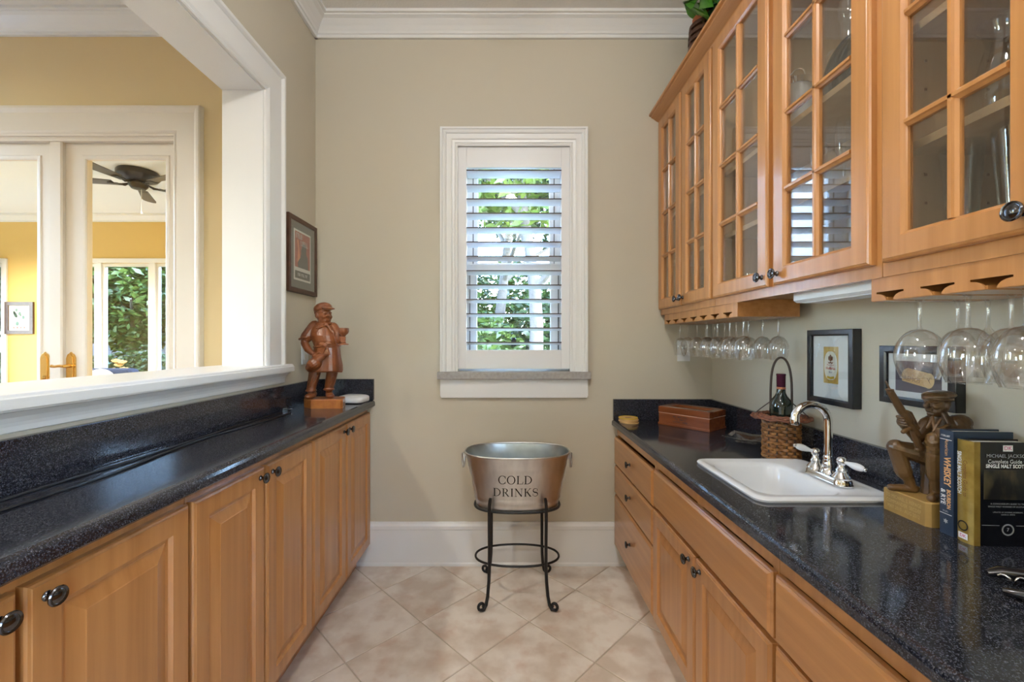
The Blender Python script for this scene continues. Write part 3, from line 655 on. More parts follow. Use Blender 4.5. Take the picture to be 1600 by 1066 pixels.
mb = MB().lathe([(.020,.018), (.0215,.024), (.018,.030), (.015,.040), (.0165,.046), (.0150,.052), (.0125,.062), (.0140,.068), (.0115,.075)], (fx, fy, fz), 22)
path = [(fx, fy, fz+.07+.012*k) for k in range(10)]; top = path[-1][2]; rr = .053
for k in range(1, 14):
    a = PI*k/13*.86; path.append((fx-rr+rr*math.cos(a), fy, top+rr*math.sin(a)))
lx, lz = path[-1][0], path[-1][2]; path.append((lx-.002, fy, lz-.016))
mb.tube(path, [.0115]*(len(path)-3)+[.0115,.0115,.0115], 14); tx, tz = path[-1][0], path[-1][2]
mb.lathe([(.0125,.006), (.0135,.002), (.0135,-.012), (.0115,-.016), (.008,-.016)], (tx, fy, tz), 16)
build('spout', mb, MAT['chrome'], fc, smooth=40)
for (dy, dirv) in ((.053, Vector((-.93,.10,.30))), (-.053, Vector((.25,-.95,-.10)))):
    dirv.normalize(); hb = MB().lathe([(.022,.018), (.024,.024), (.019,.032), (.013,.040), (.0145,.045), (.011,.052), (.009,.060), (.0125,.066), (.0135,.074), (.010,.081), (.004,.084)], (fx, fy+dy, fz), 18)
    hd = build('handle', hb, MAT['chrome'], fc, smooth=40)
    c0 = Vector((fx, fy+dy, fz+.071)); P = [c0+dirv*(.010+.008*k) for k in range(8)]
    build('lever', MB().tube(P, [.005,.0055,.0075,.0095,.0108,.0105,.0085,.003], 12), MAT['porcelain'], hd, smooth=60)
    e_ = c0+dirv*.066; build('lever_cap', MB().ell(tuple(e_), (.0055,)*3), MAT['chrome'], hd, smooth=60)
# ============================================================ oval party tub on its stand
TX, TY = .045, 2.135; T0, T1 = .447, .707
def sup(a, b, z, n=56, e=2.5, cx=TX, cy=TY):
    P = []
    for i in range(n):
        t = 2*PI*i/n; c, s = math.cos(t), math.sin(t); P.append((cx+a*math.copysign(abs(c)**(2/e), c), cy+b*math.copysign(abs(s)**(2/e), s), z))
    return P
def ab(z):
    t = (z-T0)/(T1-T0); return .204+.054*t, .120+.038*t
tub = tag(empty('party_tub', (TX, TY, T0)), 'oval galvanised metal drinks tub lettered COLD DRINKS', 'tub')
zs = [T0, T0+.002]+[T0+.26*k/26 for k in range(1, 27)]
def bead(z): return .0035*sum(math.exp(-((z-q)/.003)**2) for q in (T0+.040, T0+.197))
R = [sup(.10, .05, T0+.003), sup(.190, .108, T0+.003)]+[sup(ab(z)[0]+bead(z), ab(z)[1]+bead(z), z) for z in zs]
build('body', MB().rings(R), MAT['galvanised'], tub, smooth=50)
R = [sup(ab(z)[0]-.0025, ab(z)[1]-.0025, z) for z in [T1-.0005-.246*k/12 for k in range(13)]]
ib = MB().rings(R, cap=False); ib.add(R[-1], [tuple(range(56))]); bo = bpy.data.objects['body']
# open the outer skin on top, then add the inner skin and rolled rim
b_ = bmesh.new(); b_.from_mesh(bo.data); q = [f for f in b_.faces if len(f.verts) > 4 and f.calc_center_median().z+T0 > T1-.01]; bmesh.ops.delete(b_, geom=q, context='FACES'); b_.to_mesh(bo.data); b_.free()
build('inner_lining', ib, MAT['galvanised_inside'], tub, smooth=50)
build('rolled_rim', MB().tube(sup(ab(T1)[0]+.0005, ab(T1)[1]+.0005, T1), .0048, 8, loop=True), MAT['galvanised'], tub, smooth=60)
for s in (-1, 1):
    xx = TX+s*(ab(T1)[0]+.001)
    eb = MB().box(min(xx-s*.004, xx+s*.005), max(xx-s*.004, xx+s*.005), TY-.014, TY+.014, T1-.040, T1-.006); ear = build('handle_lug', eb, MAT['galvanised'], tub, bevel=.002)
    build('ring_handle', MB().tube([(xx+s*(.011+.008*math.cos(a)), TY+.024*math.cos(a), T1-.048+.034*math.sin(a)) for a in [2*PI*k/24 for k in range(24)]], .0042, 8, loop=True), MAT['galvanised'], ear, smooth=60)
def tub_front(x, z):
    a, b = ab(z); q = max(0, 1-abs((x-TX)/a)**2.5)**(1/2.5); return (x, TY-b*q-.0012-bead(z), z)
THK, THN = .135, .05
def L_line(x0, y0, x1, y1, w, n=8):
    d = Vector((x1-x0, y1-y0)); nrm = Vector((-d.y, d.x)).normalized()*w/2
    return [[(x0+d.x*k/n+nrm.x, y0+d.y*k/n+nrm.y), (x0+d.x*k/n-nrm.x, y0+d.y*k/n-nrm.y)] for k in range(n+1)]
def L_vert(x, w=THK, y0=0, y1=1):
    return L_line(x, y0, x, y1, w)
def serif(x, y, w=.30): return L_line(x-w/2, y, x+w/2, y, .045, 4)
def L_arc(cx, cy, rx, ry, a0, a1, tk=THK, tn=THN, n=26):
    S = []
    for k in range(n+1):
        a = math.radians(a0+(a1-a0)*k/n); w = tn+(tk-tn)*abs(math.cos(a))**1.5; c, s = math.cos(a), math.sin(a)
        S.append([(cx+(rx)*c, cy+(ry)*s), (cx+(rx-w)*c, cy+(ry-w)*s)])
    return S
def glyph(ch):
    if ch == 'O': return 1.02, [L_arc(.51, .5, .50, .52, 0, 360)]
    if ch == 'C': return .92, [L_arc(.50, .5, .49, .52, 42, 318), L_line(.86, .62, .86, .93, .05), L_line(.86, .07, .86, .34, .04)]
    if ch == 'L': return .80, [L_vert(.20), serif(.20, .977), L_line(.05, .023, .74, .023, .046), L_line(.74, 0, .78, .30, .05)]
    if ch == 'D': return .98, [L_vert(.20), serif(.17, .977), serif(.17, .023), L_arc(.36, .5, .58, .50, -90, 90), L_line(.2, .975, .38, .975, .05), L_line(.2, .025, .38, .025, .05)]
    if ch == 'R': return .92, [L_vert(.20), serif(.17, .977), serif(.20, .023), L_arc(.40, .74, .32, .26, -90, 90), L_line(.2, .975, .42, .975, .05), L_line(.2, .505, .42, .505, .05), L_line(.42, .50, .82, .0, .13), serif(.84, .023, .2)]
    if ch == 'I': return .42, [L_vert(.21), serif(.21, .977), serif(.21, .023)]
    if ch == 'N': return 1.02, [L_vert(.16, .05), L_vert(.86, .05), L_line(.14, .98, .86, .02, .14), serif(.12, .977, .24), serif(.16, .023, .28), serif(.86, .977, .28)]
    if ch == 'K': return .95, [L_vert(.20), serif(.20, .977), serif(.20, .023), L_line(.24, .44, .76, .98, .055), L_line(.40, .60, .82, .0, .14), serif(.78, .977, .26), serif(.84, .023, .24)]
    if ch == 'S':
        P = []
        for k in range(33):
            t = k/32; a = 50+t*260 if t < .5 else None
            if t < .5: a = math.radians(45+(225)*(t/.5)); P.append((.36+.27*math.cos(a), .74+.24*math.sin(a)))
            else: a = math.radians(90-(225)*((t-.5)/.5)); P.append((.36+.29*math.cos(a), .26+.24*math.sin(a)))
        S = []
        for k in range(33):
            a, b = Vector(P[max(0, k-1)]), Vector(P[min(32, k+1)]); d = (b-a).normalized(); w = .045+.10*math.exp(-((k-16)/7)**2); S.append([(P[k][0]-d.y*w/2, P[k][1]+d.x*w/2), (P[k][0]+d.y*w/2, P[k][1]-d.x*w/2)])
        return .72, [S, L_line(.60, .66, .60, .93, .05), L_line(.08, .07, .08, .34, .05)]
def word(txt, cx, z0, h, width):
    G_ = [glyph(c) for c in txt]; tot = sum(g_[0] for g_ in G_)+.10*(len(txt)-1); sx = width/tot; x = cx-width/2; mb = MB()
    for (w, st) in G_:
        for S in st:
            V_ = [tub_front(x+p[0]*sx, z0+p[1]*h) for pr in S for p in pr]; mb.add(V_, [(2*k, 2*k+1, 2*k+3, 2*k+2) for k in range(len(S)-1)])
        x += (w+.10)*sx
    return mb
for (t_, cx_, z_, h_, w_) in (('COLD', TX-.012, .583, .041, .160), ('DRINKS', TX-.010, .522, .040, .214)):
    build('lettering', word(t_, cx_, z_, h_, w_), MAT['black_ink'], tub, recalc=False)['label'] = 'black serif word '+t_
st = tag(empty('tub_stand', (TX, TY, 0)), 'black wrought iron stand with scrolled feet under the tub', 'stand')
build('upper_ring', MB().tube(sup(.2105, .1265, T0-.004), .0062, 8, loop=True), MAT['black_iron'], st, smooth=60)
build('cross_bar', MB().box(TX-.006, TX+.006, TY-.124, TY+.124, T0-.0075, T0-.001), MAT['black_iron'], st)
build('lower_ring', MB().tube(sup(.208, .112, .182, e=2.2), .0055, 8, loop=True), MAT['black_iron'], st, smooth=60)
for sx in (-1, 1):
    for sy in (-1, 1):
        lx_, ly_ = TX+sx*.134, TY+sy*.131
        P = [(lx_-sx*.006, ly_+sy*.014, .520), (lx_-sx*.004, ly_+sy*.0155, .508), (lx_-sx*.001, ly_+sy*.010, .480), (lx_, ly_+sy*.002, .445), (lx_, ly_, .40), (lx_, ly_-sy*.012, .29), (lx_, ly_-sy*.012, .182), (lx_+sx*.002, ly_-sy*.004, .12), (lx_+sx*.007, ly_+sy*.012, .06), (lx_+sx*.014, ly_+sy*.022, .025), (lx_+sx*.024, ly_+sy*.030, .0085)]
        c_ = Vector((lx_+sx*.034, ly_+sy*.034, .027)); 
        for k in range(1, 15):
            a = -PI/2+k*.42; r_ = .0195-.0009*k; P.append((c_.x+sx*r_*math.cos(a)*.9, c_.y+sy*r_*math.cos(a)*.35, c_.z+r_*math.sin(a)))
        build('leg', MB().tube(P, [.006]+[.0078]*10+[.0068]*14, 8), MAT['black_iron'], st, smooth=60)
# ============================================================ pictures
def pic(name, sg, xw, y0, y1, z0, z1, depth, bar, fmat, label, recess=.006, flip=False):
    # sg=-1: hangs on the right wall facing -X; sg=+1: on the left wall facing +X
    root = tag(empty(name, (xw, (y0+y1)/2, z0)), label, 'picture'); xf = xw+sg*depth; R = []
    for (yy, zz, dy, dz) in ((y0, z0, 1, 1), (y1, z0, -1, 1), (y1, z1, -1, -1), (y0, z1, 1, -1)):
        R.append([(x, yy+dy*u, zz+dz*u) for u, x in ((0, xw+sg*.0005), (0, xf-sg*.001), (.0015, xf), (bar*.75, xf), (bar, xf-sg*.002), (bar, xw+sg*.0005))])
    build('frame', MB().rings(R, 0, True, True), fmat, root)
    def plane(a, b, c, d, off): x = xf-sg*recess+sg*off; return MB().box(min(x, x-sg*.0012), max(x, x-sg*.0012), a, b, c, d)
    # u runs left->right for a viewer in the room
    def fn(off): return lambda u, v: (xf-sg*recess+sg*off, (y0+y1)/2-(-sg if sg < 0 else -sg)*0+(u*(-1) if sg < 0 else u), (z0+z1)/2+v)
    return root, plane, fn, xf-sg*recess
mat('frame_black', (.012,.014,.020), .22, spec=.6); mat('frame_walnut', (.055,.022,.012), .4, noise=((30,4,30), 4, (.10,.045,.025), .3, .7))
mat('mat_white', (.72,.74,.75), .8); mat('mat_grey', (.12,.13,.12), .8); mat('paper', (.78,.76,.70), .8)
mat('label_gold', (.46,.27,.045), .5, noise=(60, 3, (.62,.42,.09), .3, .7)); mat('label_cream', (.78,.78,.70), .7); mat('print_red', (.50,.05,.035), .7); mat('print_brown', (.22,.08,.03), .7); mat('print_blue', (.05,.08,.20), .7)
mat('print_dark', (.035,.032,.036), .7, noise=(50, 4, (.07,.065,.07), .35, .7)); mat('poster_red', (.38,.055,.040), .7, noise=(35, 4, (.52,.12,.075), .35, .7)); mat('print_grey', (.42,.42,.38), .7, noise=(80, 3, (.62,.60,.54), .4, .6)); mat('print_skin', (.72,.32,.18), .7)
# beer label picture
r, pl, fn, xp = pic('beer_label_picture', -1, XR, 1.380, 1.592, 1.032, 1.294, .030, .0215, MAT['frame_black'], 'black framed golden beer label with a wide white mat', recess=.010)
build('mat_board', pl(1.398, 1.574, 1.050, 1.276, 0), MAT['mat_white'], r)
yc, zc = 1.486, 1.170; lw2, lh = .0335, .064
lab = build('beer_label', pl(yc-lw2, yc+lw2, zc-lh, zc+lh, .0006), MAT['label_gold'], r)
def flat(mb, pts, off, f, mi=0): mb.add([f(u, v) for u, v in pts], [tuple(range(len(pts)))], mi); return mb
def fl(off): return lambda u, v: (xp-off, yc-u, zc+v)
ov = [(.030*math.copysign(abs(math.cos(a))**.7, math.cos(a)), -.002+.050*math.copysign(abs(math.sin(a))**.9, math.sin(a))) for a in [2*PI*k/40 for k in range(40)]]
mb = flat(MB(), ov, 0, fl(.0012)); build('oval_field', mb, MAT['label_cream'], lab, recalc=False)
mb = MB(); f3 = fl(.0017)
for (u, v, w, h) in ((0,.031,.004,.006), (-.007,.024,.0035,.008), (.007,.024,.0035,.008), (0,.022,.006,.009)): flat(mb, [(u+w*math.cos(a), v+h*math.sin(a)) for a in [2*PI*k/12 for k in range(12)]], 0, f3)
flat(mb, [(-.013,.012), (-.006,.009), (0,.012), (.006,.009), (.013,.012), (.010,.006), (.003,.005), (0,.008), (-.003,.005), (-.010,.006)], 0, f3)
build('crest', mb, MAT['print_brown'], lab, recalc=False)
mb = text_mb('Münchner', .0085, lambda u, v: f3(u, v+.0005), sx=.95); build('print', mb, MAT['print_red'], lab, recalc=False)
mb = text_mb('Hofbräu', .0135, lambda u, v: f3(u, v-.0115), sx=.95, bold=.0003); build('print', mb, MAT['print_red'], lab, recalc=False)
mb = text_mb('Bier', .010, lambda u, v: f3(u, v-.025)); build('print', mb, MAT['print_blue'], lab, recalc=False)
mb = MB()
for k in range(5): u = -.013+.0065*k; flat(mb, [(u+.004*math.cos(a), -.045+.005*math.sin(a)-.002*abs(k-2)*-.5) for a in [2*PI*j/10 for j in range(10)]], 0, f3)
build('hop_cones', mb, mat('hop_gold', (.62,.42,.02), .6), lab, recalc=False)
build('glazing', pl(1.400, 1.572, 1.052, 1.274, .004), MAT['pane_glass'], r)
# cork picture
r, pl, fn, xp2 = pic('cork_picture', -1, XR, 1.066, 1.287, 1.072, 1.240, .026, .022, MAT['frame_black'], 'black framed drawing of a wine cork on dark ground', recess=.010)
build('mat_board', pl(1.086, 1.267, 1.092, 1.220, 0), MAT['mat_white'], r)
yk, zk = 1.176, 1.154
pr = build('print', pl(yk-.066, yk+.066, zk-.043, zk+.043, .0006), mat('print_indigo', (.035,.033,.075), .7), r)
def fk(off): return lambda u, v: (xp2-off, yk-u, zk+v)
def rot2(u, v, a=-.14): return u*math.cos(a)-v*math.sin(a), u*math.sin(a)+v*math.cos(a)
mat('cork', (.60,.36,.13), .8, noise=(160, 4, (.74,.50,.22), .35, .65))
body = [rot2(u, v-.004) for u, v in [(-.042,-.016), (.034,-.019), (.040,.0), (.034,.021), (-.030,.024), (-.042,.016), (-.047,.0)]]
build('cork_drawing', flat(MB(), body, 0, fk(.0012)), MAT['cork'], pr, recalc=False)
build('cork_end', flat(MB(), [rot2(.034+.015*math.cos(a), -.003+.021*math.sin(a)) for a in [2*PI*k/20 for k in range(20)]], 0, fk(.0016)), mat('cork_pale', (.74,.52,.26), .8), pr, recalc=False)
mb = text_mb('REMOS', .017, lambda u, v: fk(.0018)(*rot2(u-.013, v-.010)), sx=.9); build('lettering', mb, MAT['print_brown'], pr, recalc=False)
mb = MB(); 
for a in (1.2, 2.4, 5.5): flat(mb, [rot2(.034+.001*math.cos(a+1.6), -.003+.001*math.sin(a+1.6)), rot2(.034-.001*math.cos(a+1.6), -.003-.001*math.sin(a+1.6)), rot2(.034+.011*math.cos(a), -.003+.015*math.sin(a))], 0, fk(.002))
build('crack_marks', mb, MAT['print_brown'], pr, recalc=False)
build('glazing', pl(1.088, 1.265, 1.094, 1.218, .004), MAT['pane_glass'], r)
# poster on the left wall
r, pl, fn, xp3 = pic('poster_picture', 1, XL, 2.062, 2.366, 1.500, 1.882, .022, .024, MAT['frame_walnut'], 'walnut framed red and black poster in a grey mat', recess=.006)
build('mat_board', pl(2.084, 2.344, 1.522, 1.860, 0), MAT['mat_grey'], r)
yp, zp = 2.208, 1.692
ps = build('poster', pl(yp-.090, yp+.090, zp-.128, zp+.128, .0006), MAT['paper'], r)
def fp(off): return lambda u, v: (xp3+off, yp+u, zp+v)
build('print', flat(MB(), [(-.080,-.062), (.080,-.062), (.080,.118), (-.080,.118)], 0, fp(.0012)), MAT['poster_red'], ps, recalc=False)
mb = flat(MB(), [(-.080,-.118), (.080,-.118), (.080,-.080), (-.080,-.080)], 0, fp(.0012)); build('print', mb, MAT['print_dark'], ps, recalc=False)
fig = [(-.05,-.062), (-.055,-.02), (-.02,.0), (-.018,.03), (-.005,.055), (.005,.068), (.030,.066), (.040,.045), (.036,.02), (.055,.0), (.060,-.062)]
build('print', flat(MB(), fig, 0, fp(.0016)), MAT['print_dark'], ps, recalc=False)
build('print', flat(MB(), [(-.058,-.04), (-.050,.03), (-.060,.075), (-.046,.078), (-.036,.02), (-.026,-.01)], 0, fp(.0019)), MAT['print_skin'], ps, recalc=False)
mb = marks([4], .026, lambda u, v: fp(.002)(u-.036, v+.098), seed=4); marks([5], .026, lambda u, v: fp(.002)(u+.018, v+.066), into=mb, seed=6); build('lettering', mb, MAT['print_grey'], ps, recalc=False)
mb = marks([3, 4, 3], .014, lambda u, v: fp(.002)(u, v-.098), seed=8); build('lettering', mb, MAT['paper'], ps, recalc=False)
build('glazing', pl(2.085, 2.343, 1.523, 1.859, .003), MAT['pane_glass'], r)
# outlets
def outlet(name, axis, c, label):
    r = tag(empty(name, c), label, 'outlet'); x, y, z = c
    if axis == 'y':
        build('cover_plate', MB().box(x-.036, x+.036, y-.005, y, z-.058, z+.058), MAT['white_plastic'], r, bevel=.0015)
        for s in (-1, 1):
            q = build('socket', MB().prism([(x+.016*math.cos(a), z+s*.020+.0145*math.sin(a)) for a in [2*PI*k/16 for k in range(16)]], lambda u, v, t: (u, t, v), y-.0062, y-.005), MAT['trim_white'], r)
            m_ = MB(); m_.box(x-.0075, x-.0055, y-.0068, y-.0062, z+s*.020, z+s*.020+.009); m_.box(x+.0055, x+.0075, y-.0068, y-.0062, z+s*.020, z+s*.020+.009); m_.box(x-.002, x+.002, y-.0068, y-.0062, z+s*.020-.009, z+s*.020-.005); build('slots', m_, MAT['black_ink'], q)
    else:
        build('cover_plate', MB().box(x, x+.005, y-.036, y+.036, z-.058, z+.058), MAT['white_plastic'], r, bevel=.0015)
        build('rocker', MB().box(x+.005, x+.009, y-.016, y+.016, z-.032, z+.032), MAT['trim_white'], r, bevel=.001)
outlet('wall_outlet', 'y', (.985, YB, 1.200), 'white electrical outlet behind the hanging wine glasses')
outlet('wall_switch', 'x', (XL, 2.262, 1.190), 'white switch plate behind the carved drinker')
# ============================================================ things on the right counter
# cigar box
ang = math.atan2(-.785, .619)            # front runs from the wall corner towards the sink
mat('cherry', (.17,.045,.014), .25, coat=.4, coat_r=.1, noise=((6,40,40), 4, (.27,.078,.024), .3, .7)); mat('cherry_line', (.62,.34,.22), .3)
bxr = tag(empty('cigar_box', (.800, 2.262, zr), ang), 'reddish wooden cigar box with a glass-topped lid', 'box')
BL, BD = .272, .165
build('base_tray', MB().box(.0, BL, 0, BD, 0, .062), MAT['cherry'], bxr, bevel=.003, local=True)
build('foot_moulding', MB().box(-.003, BL+.003, -.003, BD+.003, 0, .012), MAT['cherry'], bxr, bevel=.002, local=True)
lid = MB(); lid.box(-.002, BL+.002, -.002, .034, .0645, .096); lid.box(-.002, BL+.002, BD-.034, BD+.002, .0645, .096); lid.box(-.002, .040, .034, BD-.034, .0645, .096); lid.box(BL-.040, BL+.002, .034, BD-.034, .0645, .096); lid.box(.04, BL-.04, .034, BD-.034, .0645, .080)
ld = build('lid', lid, MAT['cherry'], bxr, bevel=.004, local=True)
build('lid_line', MB().box(-.0008, BL+.0008, -.0008, BD+.0008, .0618, .0648), MAT['cherry_line'], bxr, local=True)
build('lid_glass', MB().box(.040, BL-.040, .034, BD-.034, .084, .087), MAT['pane_glass'], ld, local=True)
build('lid_inlay', MB().box(.041, BL-.041, .035, BD-.035, .0801, .0808), mat('inlay_paper', (.50,.46,.36), .7, noise=(40, 3, (.60,.56,.46), .3, .7)), ld, local=True)
mb = MB()
for k, t_ in enumerate(([4, 4, 6], [4, 7], [9, 6])): marks(t_, .0080, lambda u, v: (BL*.45+u, -.0012, .038+v-.0125*(k-1)), into=mb, seed=k)
build('lettering', mb, MAT['black_ink'], bxr, recalc=False, local=True)
# coaster stack
mat('coaster_wood', (.66,.42,.18), .5); mat('coaster_rim', (.72,.50,.03), .4)
for k in range(4):
    o = MB().lathe([(.0,0), (.049,0), (.050,.001), (.050,.0055), (.049,.0065), (0,.0065)], n=30); cx_, cy_ = .650+(.004, -.002, .003, -.001)[k], 2.300+(-.003, .003, 0, .002)[k]
    c_ = tag(empty('coaster', (cx_, cy_, zr+.0067*k)), ('round wooden coaster at the bottom of the stack', 'round wooden coaster, second from the bottom of the stack', 'round wooden coaster just under the yellow-rimmed one', 'round coaster with a yellow rim on top of the stack')[k], 'coaster', 'coasters stacked by the back wall')
    build('disc', o, MAT['coaster_wood'], c_, smooth=40, local=True)
    if k == 3:
        build('rim', MB().lathe([(.043,.0066), (.043,.0085), (.0505,.0085), (.0505,.004), (.0500,.004)], n=30, cap=False), MAT['coaster_rim'], c_, smooth=40, local=True)
        m_ = MB(); [m_.box(-.02+.003*q, .02-.004*q, -.014+.008*q, -.011+.008*q, .0066, .0070) for q in range(3)]; build('print', m_, MAT['print_brown'], c_, local=True)
# cut-glass tray
tr = tag(empty('glass_tray', (1.025, 1.825, zr), math.radians(45)), 'clear cut-glass square tray with pointed corners', 'tray'); mb = MB(); q = .046
def star(h, z, c=1.0): return [(h*c*math.cos(a)*(1.42 if k % 2 == 0 else .98), h*c*math.sin(a)*(1.42 if k % 2 == 0 else .98), z+(.006 if k % 2 == 0 and z > .01 else 0)) for k, a in enumerate([PI/4+2*PI*k/8 for k in range(8)])]
mb.rings([star(.040, 0), star(.048, .004), star(.066, .020), star(.078, .026), star(.080, .028), star(.076, .029), star(.062, .023), star(.044, .009), star(.020, .008)])
build('tray', mb, MAT['crystal'], tr, local=True)
mb = MB()
for k in range(8):
    a = 2*PI*k/8; mb.add([(.018*math.cos(a-.3), .018*math.sin(a-.3), .0085), (.018*math.cos(a+.3), .018*math.sin(a+.3), .0085), (.050*math.cos(a), .050*math.sin(a), .019), (.03*math.cos(a), .03*math.sin(a), .016)], [(0,1,3), (1,2,3), (2,0,3)])
build('cut_facets', mb, MAT['crystal'], tr, local=True)
# wine basket and bottle
BX, BY = 1.026, 1.600
mat('wicker', (.15,.055,.014), .38, noise=((40,40,90), 4, (.36,.16,.042), .35, .65)); mat('wicker_red', (.11,.035,.018), .5, noise=(90, 4, (.24,.085,.04), .35, .65)); mat('willow_dark', (.045,.025,.016), .5)
bk = tag(empty('wine_basket', (BX, BY, zr)), 'woven wicker bottle basket with a tall hooped handle', 'basket')
mb = MB(); rows = 13
for j in range(rows):
    z = zr+.008+.0112*j; P = []
    for k in range(72):
        a = 2*PI*k/72; r_ = .058+.0045*math.cos(12*a+PI*(j % 2)); P.append((BX+r_*math.cos(a), BY+r_*math.sin(a), z))
    n8 = 6; R = []
    for k in range(72):
        a = 2*PI*k/72; p = P[k]; R.append([(p[0]+.0036*math.cos(t)*math.cos(a), p[1]+.0036*math.cos(t)*math.sin(a), p[2]+.0060*math.sin(t)) for t in [2*PI*i/n8 for i in range(n8)]])
    mb.rings(R, 0, True, True)
wb = build('woven_wall', mb, MAT['wicker'], bk, smooth=60)
mb = MB()
for k in range(12): a = 2*PI*(k+.5)/12; mb.tube([(BX+.057*math.cos(a), BY+.057*math.sin(a), zr+.003), (BX+.057*math.cos(a), BY+.057*math.sin(a), zr+.155)], .0028, 6)
build('stakes', mb, MAT['willow_dark'], bk)
build('base', MB().lathe([(0,.001), (.062,.001), (.0645,.004), (.062,.008), (0,.008)], (BX, BY, zr), 40), MAT['wicker'], bk, smooth=40)
mb = MB()
for j in range(6):
    r_ = .060+.0075*j; z = zr+.155+(.004 if j < 3 else .004-.003*(j-3)); mb.tube([(BX+(r_+.0015*math.cos(10*a+PI*(j % 2)))*math.cos(a), BY+(r_+.0015*math.cos(10*a+PI*(j % 2)))*math.sin(a), z+.0025*math.cos(10*a+PI*(j % 2))) for a in [2*PI*k/60 for k in range(60)]], .0044, 6, loop=True)
build('brim', mb, MAT['wicker_red'], bk, smooth=60)
du = Vector((.80,-.60,0)); HP = []
for k in range(25):
    t = PI*k/24; HP.append((BX+du.x*.034*math.cos(t), BY+du.y*.034*math.cos(t), zr+.155+(.222*math.sin(t)**.42)))
build('handle', MB().tube(HP, .0042, 8), MAT['willow_dark'], bk, smooth=60)
for s in (-1, 1):
    build('stay', MB().tube([(BX+du.x*s*.088, BY+du.y*s*.088, zr+.158), (BX+du.x*s*.066, BY+du.y*s*.066, zr+.180), (BX+du.x*s*.036, BY+du.y*s*.036, zr+.208)], .0022, 6), MAT['willow_dark'], bk)
wbr = tag(empty('wine_bottle', (BX, BY, zr+.009)), 'dark wine bottle with burgundy foil standing in the wicker basket', 'bottle'); mat('bottle_glass', (.006,.012,.008), .05, spec=.8); mat('foil', (.085,.014,.035), .25, metal=.4)
build('glass_body', MB().lathe([(0,0), (.036,0), (.038,.004), (.038,.185), (.036,.198), (.030,.212), (.021,.224), (.0155,.236), (.0145,.25), (.0142,.285), (0,.285)], (BX, BY, zr+.009), 28), MAT['bottle_glass'], wbr, smooth=40)
build('foil_capsule', MB().lathe([(.0146,.258), (.0150,.2585), (.0152,.300), (.0160,.301), (.0160,.306), (.0145,.3075), (0,.3075)], (BX, BY, zr+.009), 24), MAT['foil'], wbr, smooth=40)
build('foil_band', MB().lathe([(.0147,.250), (.0152,.2505), (.0152,.2575), (.0147,.258)], (BX, BY, zr+.009), 24, cap=False), mat('copper_band', (.50,.20,.10), .3, metal=.6), wbr, smooth=40)
# books
def book(name, x0, y0, y1, w, h, rz, cov, lab, lean=0, rnd=0, spine_mat=None):
    r = tag(empty(name, (x0, y0, zr), rz), lab, 'book'); t = y1-y0; c = .003
    r.rotation_euler = (lean, 0, rz)
    build('front_cover', MB().box(.004, w, 0, c, 0, h), cov, r, local=True, bevel=.0006)
    build('back_cover', MB().box(.004, w, t-c, t, 0, h), cov, r, local=True, bevel=.0006)
    P = [(.004, 0)]+[(.004-rnd*math.sin(PI*k/10), t*k/10) for k in range(1, 10)]+[(.004, t), (.0065, t), (.0065, 0)]
    sp_ = build('spine', MB().prism(P, lambda u, v, q: (u, v, q), 0, h), spine_mat or cov, r, local=True, smooth=40)
    build('pages', MB().box(.007, w-.004, c, t-c, .004, h-.004), MAT['paper'], r, local=True)
    return r, t, sp_
mat('cover_navy', (.022,.040,.075), .45); mat('cover_black', (.006,.007,.010), .16, spec=.6); mat('cover_gold', (.30,.19,.035), .3, metal=.35, noise=(40, 3, (.42,.28,.06), .35, .65)); mat('print_orange', (.78,.42,.17), .6); mat('print_white', (.82,.82,.80), .6); mat('print_pink', (.62,.08,.25), .6); mat('print_silver', (.42,.43,.44), .5)
b1, t1, s1_ = book('whiskey_book', .990, .9500, .9820, .130, .236, math.radians(-3), MAT['cover_navy'], 'dark blue hardback whiskey guide beside the kneeling soldier', rnd=.0015)
def sp1(u, v): return (.0012, t1/2-v, .118+u*-1)        # text runs down the spine
def spine_text(txt, size, cz, v0, m, sx=1, par=None, bold=0, depth=.0006, t=t1):
    mb = text_mb(txt, size, lambda u, v: (depth, t/2-(v+v0)*-1*-1 if False else t/2-(v+v0), cz-u), sx=sx, bold=bold); return build('lettering', mb, m, par, recalc=False, local=True)
dsp = .0020
spine_text('WHISKEY', .0215, .143, .003, MAT['print_orange'], .72, b1, .0006, dsp)
spine_text('BOURBON', .0125, .081, .0065, MAT['print_orange'], .72, b1, .0004, dsp)
spine_text('& RYE', .0150, .084, -.0065, MAT['print_white'], .9, b1, .0003, dsp)
spine_text('American', .0120, .197, .002, MAT['print_orange'], .8, b1, 0, dsp)
build('lettering', marks([9], .0038, lambda u, v: (dsp, t1/2-u, .2235+v), seed=3), MAT['print_white'], b1, recalc=False, local=True)
build('lettering', marks([6], .0036, lambda u, v: (dsp, t1/2-u, .0525+v), seed=5), MAT['print_silver'], b1, recalc=False, local=True)
mb = MB(); 
for z in (.2145, .046): mb.add([(dsp, .002, z), (dsp, t1-.002, z), (dsp, t1-.002, z+.0014), (dsp, .002, z+.0014)], [(0,1,2,3)])
build('rules', mb, MAT['print_white'], b1, recalc=False, local=True)
mb = MB(); mb.add([(dsp, t1/2+.006*math.cos(a)*(1 if k % 2 else .55), .030+.006*math.sin(a)*(1 if k % 2 else .55)) for k, a in enumerate([2*PI*k/12 for k in range(12)])], [tuple(range(12))]); build('emblem', mb, MAT['print_silver'], b1, recalc=False, local=True)
b2, t2, s2_ = book('malt_book', .992, .9105, .9455, .128, .222, math.radians(-3), MAT['cover_black'], 'black book with a gold spine standing in front of the blue book', rnd=.005, spine_mat=MAT['cover_gold'])
build('hinge_band', MB().box(.0042, .0165, -.0006, .0002, 0, .222), MAT['cover_gold'], b2, local=True)
